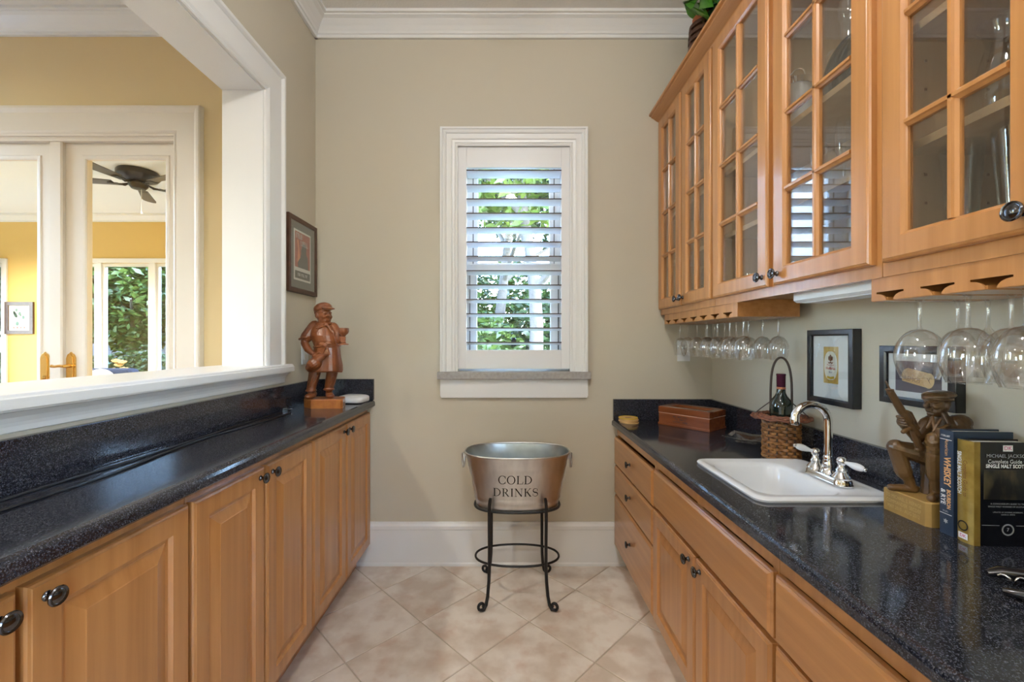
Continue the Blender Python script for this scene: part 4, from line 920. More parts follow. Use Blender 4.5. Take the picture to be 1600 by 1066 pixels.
d2 = -.0016
spine_text('SINGLE MALT SCOTCH', .0125, .150, -.0085, MAT['print_white'], .72, b2, .0003, -.0010, t2)
spine_text('Complete Guide to', .0125, .140, .0045, MAT['print_brown'], .8, b2, 0, -.0014, t2)
mb = text_mb('DK', .0095, lambda u, v: (d2, t2/2-u, .014+v), bold=.0001); build('lettering', mb, MAT['print_pink'], b2, recalc=False, local=True)
mb = MB(); mb.add([(-.0013, t2/2-.010, .0075), (-.0013, t2/2+.010, .0075), (-.0013, t2/2+.010, .0205), (-.0013, t2/2-.010, .0205)], [(0,1,2,3)]); build('logo_plate', mb, MAT['print_white'], b2, recalc=False, local=True)
mb = MB(); 
for k in range(24):
    a, b = 2*PI*k/24, 2*PI*(k+1)/24; mb.add([(d2, t2/2+r_*math.cos(q), .036+r_*math.sin(q)) for q in (a, b) for r_ in (.0085, .0110)], [(0,1,3,2)])
build('seal', mb, MAT['black_ink'], b2, recalc=False, local=True)
def cov(txt, size, cx, z, m, sx=1, bold=0):
    mb = text_mb(txt, size, lambda u, v: (cx+u, -.0009, z+v), sx=sx, bold=bold); build('lettering', mb, m, b2, recalc=False, local=True)
cxb = .072
cov('MICHAEL JACKSON', .0105, cxb, .193, MAT['print_silver'], .95); cov('Complete Guide to', .0120, cxb, .181, MAT['print_white'], .85); cov('SINGLE MALT SCOTCH', .0105, cxb, .171, MAT['print_white'], .82, .0004)
cov('A CONNOISSEUR\'S GUIDE TO THE', .0045, cxb, .091, MAT['print_silver']); cov('SINGLE MALT WHISKIES OF SCOTLAND', .0045, cxb, .085, MAT['print_silver']); cov('UPDATED BY DOMINIC ROSKROW,', .0038, cxb, .073, MAT['print_silver']); cov('GAVIN D. SMITH', .0038, cxb, .068, MAT['print_silver'])
mb = MB(); mb.add([(cxb-.010, -.0008, .203), (cxb+.010, -.0008, .203), (cxb+.010, -.0008, .216), (cxb-.010, -.0008, .216)], [(0,1,2,3)]); build('logo_plate', mb, MAT['print_white'], b2, recalc=False, local=True)
mb = text_mb('DK', .0115, lambda u, v: (cxb+u, -.0011, .2095+v), bold=.0001); build('lettering', mb, MAT['print_pink'], b2, recalc=False, local=True)
build('cover_photo', MB().box(.024, .126, -.0008, 0, .100, .163), mat('cover_photo', (.012,.012,.012), .3, noise=((30,30,14), 4, (.14,.11,.05), .48, .78)), b2, local=True)
mb = MB()
for k in range(28):
    a, b = 2*PI*k/28, 2*PI*(k+.7)/28; mb.add([(cxb+r_*math.cos(q), -.0009, .036+r_*math.sin(q)) for q in (a, b) for r_ in (.0095, .0125)], [(0,1,3,2)])
mb.box(.02, .055, -.0009, -.0004, .0445, .045); mb.box(.089, .126, -.0009, -.0004, .0445, .045)
build('seal', mb, MAT['print_silver'], b2, recalc=False, local=True)
mb = text_mb('7', .010, lambda u, v: (cxb+u, -.0009, .036+v)); build('lettering', mb, MAT['print_silver'], b2, recalc=False, local=True)
# lever corkscrew lying by the counter edge
mat('black_gloss', (.010,.010,.012), .12, spec=.7)
ck = tag(empty('corkscrew', (.905, .722, zr), math.radians(-28)), 'glossy black lever corkscrew lying on the counter', 'corkscrew')
def lever(pts, rs, nm):
    build(nm, MB().tube(pts, rs, 12), MAT['black_gloss'], ck, smooth=60, local=True)
lever([(-.055,.030,.016), (-.035,.036,.020), (0,.036,.022), (.05,.030,.020), (.10,.026,.018), (.14,.026,.016)], [.005,.010,.0125,.011,.010,.008], 'grip')
lever([(-.055,-.022,.011), (-.03,-.030,.013), (.01,-.032,.014), (.06,-.028,.014), (.11,-.024,.013), (.15,-.022,.012)], [.005,.009,.0115,.011,.010,.008], 'grip')
build('body', MB().obox((.045,.002,.017), (.06,.013,.014), Matrix.Identity(3)), MAT['black_gloss'], ck, local=True, bevel=.004)
P = [(-.045+.0035*k, .014+.0045*math.cos(k*.9), .020+.0045*math.sin(k*.9)) for k in range(28)]; build('worm', MB().tube(P, .0018, 6), MAT['chrome'], ck, local=True, smooth=60)
build('pivot', MB().lathe([(.008,.0), (.008,.006), (.005,.008)], (.03,.030,.030), 12).lathe([(.008,.0), (.008,.004), (.005,.006)], (.03,-.030,.022), 12), MAT['chrome'], ck, local=True, smooth=40)
# ============================================================ left counter
pk = tag(empty('white_router', (-.835, 2.292, zt), math.radians(-8)), 'rounded white plastic box with a dark base, beside the carved drinker', 'device')
def sq(h, k, z): return [(p[0], p[1], z) for p in rrect(0, 0, h, k, min(h, k)*.45, 0, 5)]
build('base', MB().rings([sq(.066,.058,0), sq(.068,.060,.002), sq(.068,.060,.005)]), MAT['black_ink'], pk, local=True)
build('shell', MB().rings([sq(.069,.061,.005), sq(.072,.064,.010), sq(.072,.064,.026), sq(.069,.061,.032), sq(.060,.052,.037), sq(.040,.034,.041), sq(.01,.01,.042)]), MAT['white_plastic'], pk, local=True, smooth=40)
CBL = []
for q, (lab, off) in enumerate((('thin black cable lying along the granite backsplash', 0), ('flat black cable wandering in front of the other on the counter', .05))):
    P = []
    for k in range(40):
        y = .31+(1.95-.31)*k/39; x = XL+.048+off+(.012*math.sin(k*.35+q*2)+.022*math.sin(k*.12+q))*(1 if q else .35); P.append((max(x, XL+.026), y, zt+.0032))
    tag(build('power_cable', MB().tube(P, .0030, 6), mat('cable_black%d' % q, (.012,.012,.014), .35), smooth=60), lab, 'cable')
pg_ = tag(empty('cable_plug', (-1.040, 1.985, zt)), 'small black plug with bright pins lying by the carved drinker', 'plug')
build('body', MB().obox((0, 0, .010), (.012,.018,.010), Matrix.Rotation(.5, 3, 'Z')), MAT['black_gloss'], pg_, local=True, bevel=.003)
build('pin', MB().obox((.020,.006,.012), (.009,.003,.001), Matrix.Rotation(.5, 3, 'Z')), MAT['chrome'], pg_, local=True); build('pin', MB().obox((.015,.016,.012), (.009,.003,.001), Matrix.Rotation(.5, 3, 'Z')), MAT['chrome'], pg_, local=True)
# ============================================================ carved figures
def carve(mb, name, m, parent, voxel, smooth_it=4):
    o = build(name, mb, m, parent, recalc=True)
    r = o.modifiers.new('r', 'REMESH'); r.mode = 'VOXEL'; r.voxel_size = voxel; r.use_smooth_shade = True
    s = o.modifiers.new('s', 'SMOOTH'); s.iterations = smooth_it; s.factor = .5
    dg = bpy.context.evaluated_depsgraph_get(); dg.update(); me = bpy.data.meshes.new_from_object(o.evaluated_get(dg)); o.modifiers.clear(); old = o.data; o.data = me; bpy.data.meshes.remove(old); me.name = name
    me.polygons.foreach_set('use_smooth', [True]*len(me.polygons)); return o
def carved_mat(name, c1, c2, c3, bs):
    m = mat(name, c1, .32, coat=.3, coat_r=.2, noise=((14,14,5), 5, c2, .3, .7), bump=(bs, .35, .004)); return m
carved_mat('carved_mahogany', (.115,.030,.009), (.27,.082,.022), None, 110); carved_mat('carved_olive', (.050,.022,.008), (.155,.078,.024), None, 140)
mat('plinth_mahogany', (.33,.10,.022), .3, coat=.4, coat_r=.1, noise=((40,8,40), 4, (.46,.17,.04), .3, .7)); mat('plinth_oak', (.34,.20,.055), .4, noise=((40,40,8), 4, (.44,.27,.08), .3, .7)); mat('engraving', (.58,.40,.16), .6)
# ---- the drinker with jug and goblet
dk = tag(empty('carved_drinker', (-.90, 2.13, zt)), 'carved reddish wood figure of a capped man holding a jug and raising a goblet', 'statue')
poly = [(-.962,2.074), (-.820,2.080), (-.812,2.090), (-.836,2.185), (-.850,2.200), (-1.000,2.200), (-1.018,2.180), (-1.018,2.122)]
pz = zt+.044; plinth = MB().rings([[(x, y, zt) for x, y in poly], [(x, y, pz-.003) for x, y in poly], [(-.905+(x+.905)*.97, 2.136+(y-2.136)*.96, pz) for x, y in poly]]); build('plinth', plinth, MAT['plinth_mahogany'], dk)
kk = .0032; Y0 = 2.135
def S(px, py, dy=0): return W(px, py, Y0+dy)
def rs(*a): return tuple(q*kk for q in a)
hk = kk*1.10
mb = MB(); ez = Matrix.Identity(3)
# shoes, trousers
for (px, py, dy, tx, ty) in ((487, 617, -.012, -.3, -.95), (515, 615, .008, .55, -.83)):
    c = Vector(S(px, py, dy)); c.z = pz+.013; rz = Matrix.Rotation(math.atan2(ty, tx), 3, 'Z')
    mb.ell(c+Vector((tx*.008, ty*.008, 0)), (.034, .020, .014), rz); mb.ell(c+Vector((tx*.022, ty*.022, -.002)), (.018, .019, .012), rz); mb.ell(c+Vector((-tx*.010, -ty*.010, .008)), (.018, .018, .016), rz)
mb.cap(S(492, 582, -.005), S(486, 609, -.010), .028, .022); mb.cap(S(519, 582, .005), S(514, 607, .008), .028, .022)
for (px, py, dy) in ((486, 610, -.010), (514, 608, .008)): mb.lathe([(.020,-.006), (.026,-.005), (.026,.003), (.020,.005)], S(px, py, dy), 16)
for (a, b) in (((488, 590, -.030), (484, 604, -.032)), ((496, 588, -.028), (490, 602, -.033)), ((521, 590, -.018), (516, 603, -.018))): mb.cap(S(*a), S(*b), .006, .004, 8)
# coat skirt and torso
def ring(px, py, rx, ry, dy=0, n=28, wob=0): 
    c = S(px, py, dy); return [(c[0]+rx*kk*math.cos(t), c[1]+ry*kk*math.sin(t)*(1+wob*math.cos(7*t)), c[2]+.0) for t in [2*PI*i/n for i in range(n)]]
R = [ring(509, 581, 25.5, 18, 0), ring(509, 579, 26.5, 19, 0, wob=.03), ring(510, 570, 25, 18, 0, wob=.03), ring(510, 558, 22.5, 16, 0, wob=.02), ring(511, 548, 20.5, 15, 0), ring(511, 541, 19.5, 14.5), ring(509, 533, 20.5, 16, -.004), ring(507, 525, 21, 16.5, -.005), ring(505, 517, 20, 14.5), ring(504, 511, 17.5, 12), ring(504, 507, 12, 9.5), ring(505, 502, 8, 8), ring(506, 496, 7, 7)]
mb.rings(R)
mb.tube([tuple(Vector(p)+Vector((0,0,.002+.003*math.cos(2*PI*i/28)))) for i, p in enumerate(ring(511, 542, 20.3, 15.3))], .0036, 8, loop=True)          # apron string
mb.cap(S(510, 541, -.052), S(516, 555, -.055), .0045, .003, 8); mb.cap(S(508, 541, -.052), S(505, 552, -.055), .0045, .003, 8)
mb.ell(S(508, 540, -.053), rs(4, 2.5, 3)); mb.ell(S(513, 537, -.052), rs(4.5, 2, 2.5)); mb.ell(S(503, 538, -.052), rs(4.5, 2, 2.5))
mb.cap(S(497, 513, -.046), S(493, 540, -.046), .0028, .0028, 8); mb.cap(S(520, 516, -.044), S(526, 540, -.036), .0028, .0028, 8); mb.cap(S(497, 513, -.046), S(512, 507, -.040), .0028, .0028, 8)
mb.cap(S(484, 580, -.035), S(534, 581, -.020), .004, .004, 8)
# collar and neckerchief
mb.cap(S(506, 507, -.034), S(495, 513, -.040), .0055, .0035, 8); mb.cap(S(495, 505, -.024), S(505, 508, -.034), .006, .005, 8); mb.cap(S(508, 506, -.036), S(514, 511, -.040), .006, .006, 8); mb.cap(S(513, 510, -.042), S(519, 519, -.042), .007, .006, 8); mb.cap(S(511, 506, -.035), S(518, 505, -.014), .006, .005, 8)
# head; the face looks to the drinker's left, towards the goblet
d = Vector((.80, -.60, 0)).normalized(); e1 = Vector((d.y, -d.x, 0)) * -1; hc = Vector(S(506, 492, -.004)); hm = Matrix((d, Vector((-d.y, d.x, 0)), Vector((0,0,1)))).transposed()
def hp(f, s, u): return tuple(hc+d*f*hk+Vector((-d.y, d.x, 0))*s*hk+Vector((0,0,u*hk)))
rs0 = rs
def rs(*a): return tuple(q*hk for q in a)
mb.ell(hc, rs(11, 9.8, 13), hm); mb.ell(hp(2.5, 0, -8), rs(8.5, 8.5, 7), hm); mb.ell(hp(6.5, 0, -12.5), rs(4, 4.5, 3.2), hm)
for s in (-1, 1):
    mb.ell(hp(7.3, s*4.7, -3.2), rs(4.0, 3.4, 3.4), hm); mb.cap(hp(9.6, s*1.6, 3.8), hp(7.6, s*7, 3.0), .0042, .0032, 8); mb.ell(hp(9.0, s*3.8, 1.0), rs(1.9, 2.4, 1.5), hm)
    mb.cap(hp(10.6, s*.6, -4.6), hp(8.2, s*6.2, -6.2), .0046, .0026, 8); mb.ell(hp(-1, s*10, -1), rs(3.2, 2.0, 4.6), hm)
mb.cap(hp(10.3, 0, 2.5), hp(12.8, 0, -2.0), .0042, .0058, 8); mb.ell(hp(11, 2.0, -2.4), rs(2.2, 1.8, 1.7), hm); mb.ell(hp(11, -2.0, -2.4), rs(2.2, 1.8, 1.7), hm)
mb.cap(hp(9.4, -3.0, -9.6), hp(9.4, 3.0, -9.6), .0040, .0040, 8); mb.cap(hp(10.3, -2.6, -7.4), hp(10.3, 2.6, -7.4), .0026, .0026, 8)
# flat cap
tilt = hm @ Matrix.Rotation(math.radians(-14), 3, 'Y'); mb.ell(hp(-2.5, 0, 9.0), rs(13.6, 12.4, 7.6), hm @ Matrix.Rotation(math.radians(-22), 3, 'Y')); mb.ell(hp(-8, 0, 3.5), rs(6.5, 9.5, 7.5), hm)
mb.ell(hp(12.2, 0, 8.8), rs(7.4, 9.2, 1.9), hm @ Matrix.Rotation(math.radians(10), 3, 'Y')); mb.cap(hp(9.5, -7, 8.4), hp(9.5, 7, 8.4), .006, .006, 8)
rs = rs0
# arm with the jug
sh = S(487, 513, -.010); el = S(476, 536, -.022); wr = S(489, 553, -.050)
mb.cap(S(492, 510, 0), S(479, 527, -.016), .030, .029); mb.tube([tuple(Vector(S(478, 528, -.016))+Vector((.030*math.cos(t), .028*math.sin(t), .008*math.cos(t)))) for t in [2*PI*i/20 for i in range(20)]], .0055, 8, loop=True)
mb.cap(S(478, 528, -.016), el, .021, .0185); mb.cap(el, S(481, 546, -.036), .0185, .0175); mb.cap(S(481, 546, -.036), wr, .0175, .0125)
mb.ell(S(493, 556, -.056), rs(5.5, 4.5, 4.5))
for k in range(4): mb.cap(S(494+2.0*k, 554-.7*k, -.064), S(496+2.1*k, 561-1.2*k, -.068), .0052, .0042, 8)
mb.cap(S(490, 555, -.062), S(499, 551, -.070), .0052, .0042, 8)
jr = Matrix.Rotation(math.radians(-38), 3, 'Y'); mb.ell(S(491, 569, -.062), (.040, .034, .031), jr); mb.ell(S(486, 574, -.060), (.026, .028, .024), jr); mb.cap(S(498, 563, -.064), S(507, 556, -.066), .017, .011); mb.lathe([(.010,-.004), (.0145,-.003), (.0145,.003), (.010,.004)], S(509, 554.5, -.067), 14)
# arm with the goblet
mb.cap(S(521, 511, 0), S(529, 524, -.018), .023, .022); mb.cap(S(529, 525, -.020), S(530, 533, -.040), .018, .015); mb.cap(S(530, 533, -.040), S(534, 531, -.052), .014, .012); mb.ell(S(535, 530, -.052), rs(4.2, 4.5, 5))
for k in range(4): mb.cap(S(533, 527+2.4*k, -.070), S(539.5, 527.2+2.4*k, -.071), .0042, .0036, 8)
mb.cap(S(532, 526, -.050), S(539, 527, -.048), .0045, .0038, 8)
gb = S(537, 539, -.060); gob = MB().lathe([(.001,-.001), (.024,0), (.024,.004), (.012,.008), (.008,.016), (.009,.030), (.007,.040), (.012,.048), (.021,.056), (.0245,.066), (.0245,.080), (.0235,.082), (.0205,.081), (.019,.066), (.004,.058), (.001,.058)], gb, 24); build('goblet', gob, MAT['carved_mahogany'], dk, smooth=40)
carve(mb, 'figure', MAT['carved_mahogany'], dk, .0016, 1)
# ---- the kneeling soldier
so = tag(empty('carved_soldier', (1.045, 1.055, zr)), 'carved brown wood figure of a kneeling soldier with a beret and rifle', 'statue')
bz = zr+.057; bpoly = [(.985,1.116), (.985,1.006), (.993,.998), (1.090,.998), (1.098,1.006), (1.098,1.108), (1.090,1.116)]
build('plinth', MB().rings([[(x, y, zr) for x, y in bpoly], [(x, y, bz-.002) for x, y in bpoly], [(1.04+(x-1.04)*.97, 1.056+(y-1.056)*.97, bz) for x, y in bpoly]]), MAT['plinth_oak'], so)
emb = MB()
for k, t_ in enumerate(('TO MICHAEL S. REPAGE', 'COMMANDER  SECDEF', 'MAY 2010 - AUG 2012')): text_mb(t_, .0125, lambda u, v: (.9843, 1.061-u, zr+.042-.0135*k+v), sx=.72, into=emb)
build('engraved_lettering', emb, MAT['engraving'], so, recalc=False)
mb = MB()
def V(px, py, Y): return Vector(W(px, py, Y))
def zfix(p, z): p = Vector(p); p.z = z; return p
# far leg, knee up
kl = V(1399, 699, 1.088); hl = V(1450, 712, 1.062); al = V(1419, 748, 1.078)
mb.cap(hl, kl, .027, .0185); mb.cap(kl, V(1412, 738, 1.080), .0175, .018); mb.cap(V(1412, 738, 1.080), al, .017, .0125)
mb.cap(V(1418, 744, 1.078), zfix(V(1424, 757, 1.076), bz+.010), .012, .011); mb.cap(zfix(V(1428, 758, 1.074), bz+.009), zfix(V(1392, 758, 1.090), bz+.007), .0105, .0085)
mb.ell(kl+Vector((.002,0,.002)), (.019,.019,.018))
# near leg, shin upright
kn = V(1460, 692, 1.012); hn = V(1472, 712, 1.055); an = V(1462, 752, 1.024)
mb.cap(hn, kn, .026, .0185); mb.cap(V(1460, 686, 1.012), V(1461, 702, 1.012), .0165, .0175); mb.cap(V(1461, 710, 1.014), V(1461, 742, 1.022), .0175, .0165); mb.cap(V(1461, 742, 1.022), an, .0155, .0120)
mb.cap(an, zfix(V(1463, 770, 1.028), bz+.010), .0125, .012); mb.cap(zfix(V(1466, 770, 1.034), bz+.0095), zfix(V(1456, 780, 1.012), bz+.0075), .0115, .010)
# seat, support, torso
mb.ell(V(1462, 722, 1.066), (.030,.030,.028)); mb.cap(V(1452, 726, 1.070), zfix(V(1450, 760, 1.066), bz), .016, .015)
tr_ = Vector((.71, -.70, 0)); tf = Vector((-.70, -.71, 0))
def tring(px, py, Y, ru, rd, n=22): c = V(px, py, Y); return [tuple(c+tr_*ru*math.cos(t)+tf*rd*math.sin(t)) for t in [2*PI*i/n for i in range(n)]]
mb.rings([tring(1462, 728, 1.064, .026, .024), tring(1463, 716, 1.062, .032, .028), tring(1465, 700, 1.060, .033, .027), tring(1468, 684, 1.056, .036, .027), tring(1471, 670, 1.052, .040, .026), tring(1472, 660, 1.050, .039, .022), tring(1470, 653, 1.050, .028, .017), tring(1468, 648, 1.050, .016, .014), tring(1467, 640, 1.050, .013, .013)])
mb.cap(V(1457, 652, 1.030), V(1449, 668, 1.026), .0035, .003, 8); mb.cap(V(1457, 652, 1.030), V(1460, 672, 1.018), .0035, .003, 8); mb.cap(V(1470, 655, 1.020), V(1458, 674, 1.018), .0032, .003, 8); mb.cap(V(1474, 648, 1.030), V(1482, 664, 1.020), .004, .003, 8); mb.cap(V(1482, 664, 1.020), V(1462, 672, 1.016), .0035, .003, 8)
# arms
mb.cap(V(1449, 662, 1.062), V(1433, 684, 1.056), .0165, .0140); mb.cap(V(1433, 684, 1.056), V(1412, 664, 1.046), .0130, .0095); mb.ell(V(1409, 659, 1.044), (.0105,.0105,.013))
for k in range(4): mb.cap(V(1402.5+1.6*k, 651+4.2*k, 1.040), V(1411+1.6*k, 653+4.2*k, 1.028), .0040, .0034, 8)
mb.cap(V(1411, 655, 1.040), V(1414, 648, 1.030), .004, .0034, 8)
mb.cap(V(1496, 662, 1.034), V(1512, 686, 1.022), .0215, .0185); mb.cap(V(1512, 686, 1.022), V(1484, 682, 1.004), .0165, .0135); mb.ell(V(1472, 677, 1.000), (.0125,.0125,.0135))
for k in range(4): mb.cap(V(1466+.8*k, 671+3.6*k, .995), V(1472+.8*k, 672+3.6*k, .990), .0040, .0036, 8)
mb.ell(V(1500, 660, 1.034), (.024,.022,.019))
# head
hc = V(1465, 631, 1.048); d = Vector((-.985, -.05, 0)).normalized(); sd = Vector((-d.y, d.x, 0)); hm = Matrix((d, sd, Vector((0,0,1)))).transposed()
def hq(f, s, u): return tuple(hc+d*f+sd*s+Vector((0,0,u)))
mb.ell(hc, (.0255,.0215,.029), hm); mb.ell(hq(.006,0,-.016), (.0185,.0175,.0145), hm); mb.ell(hq(.0165,0,-.0255), (.008,.009,.0065), hm)
mb.cap(hq(.0235,0,.004), hq(.0295,0,-.006), .0036, .0048, 8)
for s in (-1, 1):
    mb.cap(hq(.0235, s*.003, .0075), hq(.018, s*.015, .006), .0036, .0028, 8); mb.ell(hq(.0165, s*.011, -.006), (.0075,.0065,.0065), hm); mb.ell(hq(-.002, s*.0215, -.002), (.006,.0035,.009), hm); mb.ell(hq(.0205, s*.0085, .0015), (.0028,.004,.0024), hm)
mb.cap(hq(.0235,-.006,-.0135), hq(.0235,.006,-.0135), .0026, .0026, 8); mb.cap(hq(.0225,-.005,-.0175), hq(.0225,.005,-.0175), .0028, .0028, 8)
br = hm @ Matrix.Rotation(math.radians(6), 3, 'Y'); mb.ell(hq(-.003,0,.021), (.0345,.0305,.0115), br); mb.ell(hq(-.018,-.010,.012), (.018,.020,.018), hm); mb.tube([hq(.0275*math.cos(t), .0245*math.sin(t), .0125) for t in [2*PI*i/20 for i in range(20)]], .0036, 8, loop=True); mb.ell(hq(.024,0,.016), (.009,.016,.0065), hm)
carve(mb, 'figure', MAT['carved_olive'], so, .0011, 1)
rf = MB()
def rc(a, b, r0, r1): rf.cap(V(*a), V(*b), r0, r1, 10)
rc((1384, 596, 1.030), (1391, 610, 1.030), .0020, .0024); rf.lathe([(.004,-.002), (.0085,-.0018), (.0085,.0015), (.004,.002)], V(1390, 609, 1.030), 14)
rc((1391, 612, 1.030), (1409, 643, 1.030), .0078, .0090); rc((1408, 641, 1.030), (1432, 678, 1.030), .0075, .0085); rc((1412, 646, 1.030), (1420, 657, 1.030), .0105, .0105)
rc((1416, 642, 1.030), (1423, 645, 1.029), .003, .003); rc((1423, 645, 1.029), (1435, 669, 1.029), .0032, .0032); rc((1435, 669, 1.029), (1431, 675, 1.030), .003, .003)
rc((1427, 676, 1.030), (1437, 701, 1.030), .0065, .0085); rc((1432, 703, 1.030), (1441, 700, 1.030), .0045, .0045); rc((1422, 668, 1.030), (1411, 675, 1.028), .005, .005)
carve(rf, 'rifle', MAT['carved_olive'], so, .0011, 1)
# ============================================================ plant on the wall cabinets
plx, ply, plz = .985, 2.130, ZU1
pt = tag(empty('potted_monstera', (plx, ply, plz)), 'potted monstera in a dark slatted stand on top of the wall cabinets', 'plant')
mat('dark_slat', (.055,.022,.012), .5, noise=((6,6,80), 3, (.11,.05,.028), .3, .7)); mat('terracotta', (.50,.15,.06), .7); mat('leaf_bright', (.055,.21,.018), .35, noise=(14, 3, (.11,.32,.04), .35, .65)); mat('leaf_deep', (.02,.075,.025), .4, noise=(14, 3, (.04,.13,.05), .35, .65))
SP = None
for k in range(11):
    rr_ = .092-.0016*k; z = plz+.004+.0325*k
    build('slat', MB().lathe([(rr_-.012,0), (rr_,0), (rr_-.002,.020), (rr_-.014,.020)], (plx, ply, z), 24).rings([[(plx+(rr_-.012)*math.cos(a), ply+(rr_-.012)*math.sin(a), z+h) for a in [2*PI*i/24 for i in range(24)]] for h in (0, .020)], cap=False), MAT['dark_slat'], pt)
mb = MB()
for k in range(6): a = 2*PI*k/6; mb.tube([(plx+.084*math.cos(a), ply+.084*math.sin(a), plz), (plx+.070*math.cos(a), ply+.070*math.sin(a), plz+.345)], .006, 6)
build('stand_posts', mb, MAT['dark_slat'], pt)
build('pot', MB().lathe([(0,.002), (.040,.002), (.050,.345), (.057,.347), (.059,.388), (.052,.389), (.048,.375), (0,.375)], (plx, ply, plz), 24), MAT['terracotta'], pt, smooth=30)
def monstera():
    P = []; n = 36
    for i in range(n+1):
        t = -1+2*i/n; a = t*PI*.93; r = .105*(1-.35*abs(t)**3)*(1+.25*math.cos(a))
        notch = 1 if (i % 6 not in (3,)) or abs(t) < .12 or abs(t) > .85 else .42
        P.append((r*notch*math.sin(a)*.82, r*notch*math.cos(a)+.02))
    V_ = [(0, -.045, 0)]+[(x, y, -.9*x*x*6-.35*max(0, y)**2*6+.015*math.sin(y*30)) for x, y in P]; Fc = [(0, i, i+1) for i in range(1, n+1)]
    mb = MB(); mb.add(V_, Fc); return mb
LF = {}
leaves_ = [(-.085, -.045, .405, -2.2, .55, 0), (-.050, -.085, .42, 2.9, .6, 0), (.05, -.10, .40, 2.3, .6, 1), (.07, .05, .47, .3, .2, 1), (.07, .02, .45, 1.4, .5, 1), (.030, -.080, .35, 2.6, 1.15, 1), (.045, -.06, .44, 2.0, .3, 0), (.05, .06, .46, -.6, .4, 1), (.03, -.10, .45, 2.6, .7, 1), (.085, -.13, .37, 2.4, 1.0, 1)]
for (dx, dy, dz, rz, tl, mi) in leaves_:
    if mi not in LF: LF[mi] = build('leaf', monstera(), MAT['leaf_deep' if mi else 'leaf_bright'], pt, local=True, smooth=50, recalc=False); o = LF[mi]
    else: o = copy_of(LF[mi], (0,0,0), pt)
    dz += .02; o.location = (dx, dy, dz); o.rotation_euler = (-tl, 0, rz); sc_ = .85 if mi else .95; o.scale = (sc_,)*3
    P = [(plx, ply, plz+.375), (plx+dx*.4, ply+dy*.4, plz+dz*.8+.06), (plx+dx*.95, ply+dy*.95, plz+dz-.005)]
    build('stalk', MB().tube(P, .0028, 6), MAT['leaf_deep'], pt)
# ============================================================ things inside the wall cabinets
def lathe_thing(name, prof, loc, label, cat, m='crystal', grp=None, n=24):
    o = build(name, MB().lathe(prof, n=n, cap=False), MAT[m], smooth=45); o.location = loc; return tag(o, label, cat, grp)
zb_ = ZU0+.0281
pils = [(.0,.0), (.028,0), (.029,.004), (.020,.012), (.021,.02), (.033,.20), (.036,.245), (.0345,.245), (.0315,.20), (.019,.022), (0,.02)]
for q, (x, y) in enumerate(((.965, .905), (.975, .815), (1.055, .862), (.965, .735))):
    lathe_thing('beer_glass', pils, (x, y, zb_), ('tall flared beer glass behind the glass door above the books', 'tall flared beer glass second along behind the door above the books', 'tall flared beer glass in the row nearest the wall, above the books', 'tall flared beer glass behind the knob of the door above the books')[q], 'glass', grp='beer glasses above the books')
flu = [(0,0), (.030,.0005), (.030,.002), (.006,.006), (.0035,.02), (.0035,.075), (.010,.085), (.022,.12), (.0235,.16), (.020,.212)]
for q, (x, y, dz) in enumerate(((.975, 1.235, 0), (.965, 1.165, 0), (1.06, 1.20, 0), (.97, 1.33, 0))):
    lathe_thing('champagne_flute', flu, (x, y, 1.6903), ('champagne flute below the dark round flask', 'champagne flute beside the door stile above the sink', 'champagne flute close to the wall below the dark round flask', 'champagne flute below the small stoppered decanter')[q], 'flute', grp='flutes in the cabinet above the sink')
tum = [(0,0), (.030,0), (.031,.003), (.036,.085), (.0345,.085), (.0295,.010), (0,.010)]
for q, (x, y) in enumerate(((.95, 1.655), (.95, 1.56), (.95, 1.46))):
    lathe_thing('tumbler', tum, (x, y, zb_), ('clear tumbler in the cabinet above the sink, farthest from the door knobs', 'clear tumbler between two others in the cabinet above the sink', 'clear tumbler behind the door knobs of the cabinet above the sink')[q], 'glass', grp='tumblers in the cabinet above the sink')
stemg = [(0,0), (.032,.0005), (.032,.002), (.006,.006), (.0036,.02), (.0036,.075), (.012,.082), (.030,.105), (.035,.13), (.029,.175)]
for q, (x, y) in enumerate(((.955, 2.03), (.955, 1.93), (.955, 1.83), (1.05, 1.98))):
    lathe_thing('wine_glass', stemg, (x, y, zb_), ('stemmed wine glass on the corner cabinet floor, near the door knobs', 'stemmed wine glass on the corner cabinet floor, between two others by the doors', 'stemmed wine glass on the corner cabinet floor, next to the sink cabinet', 'stemmed wine glass on the corner cabinet floor, close to the wall')[q], 'wine glass', grp='standing wine glasses in the corner cabinet')
for q, (x, y) in enumerate(((.955, 2.03), (.955, 1.92))):
    lathe_thing('wine_glass', stemg, (x, y, 1.6903), ('stemmed wine glass on the corner cabinet shelf, nearer the back wall', 'stemmed wine glass on the corner cabinet shelf, nearer the sink')[q], 'wine glass', grp='standing wine glasses on the middle shelf')
ib = tag(empty('ice_bucket', (.962, 1.435, 1.9452)), 'white ice bucket with a chrome rim above the sink', 'bucket')
build('pail', MB().lathe([(0,0), (.050,0), (.052,.004), (.057,.158), (0,.158)], n=32), MAT['porcelain'], ib, smooth=40, local=True)
build('rim', MB().lathe([(.0572,.150), (.0600,.151), (.0600,.172), (.0560,.173), (.0560,.158)], n=32, cap=False), MAT['chrome'], ib, smooth=40, local=True)
build('bail', MB().tube([(0, .058*math.cos(t), .165+.052*math.sin(t)) for t in [PI*k/16 for k in range(17)]], .0022, 6), MAT['chrome'], ib, smooth=60, local=True)
fk_ = tag(empty('round_flask', (.990, 1.235, 1.9452)), 'dark round flask with a clear glass neck on the shelf above the sink', 'bottle')
build('flask_body', MB().ell((0, 0, .098), (.034, .098, .098), n=28, k=16), mat('flask_dark', (.02,.024,.028), .12, spec=.7), fk_, smooth=60, local=True)
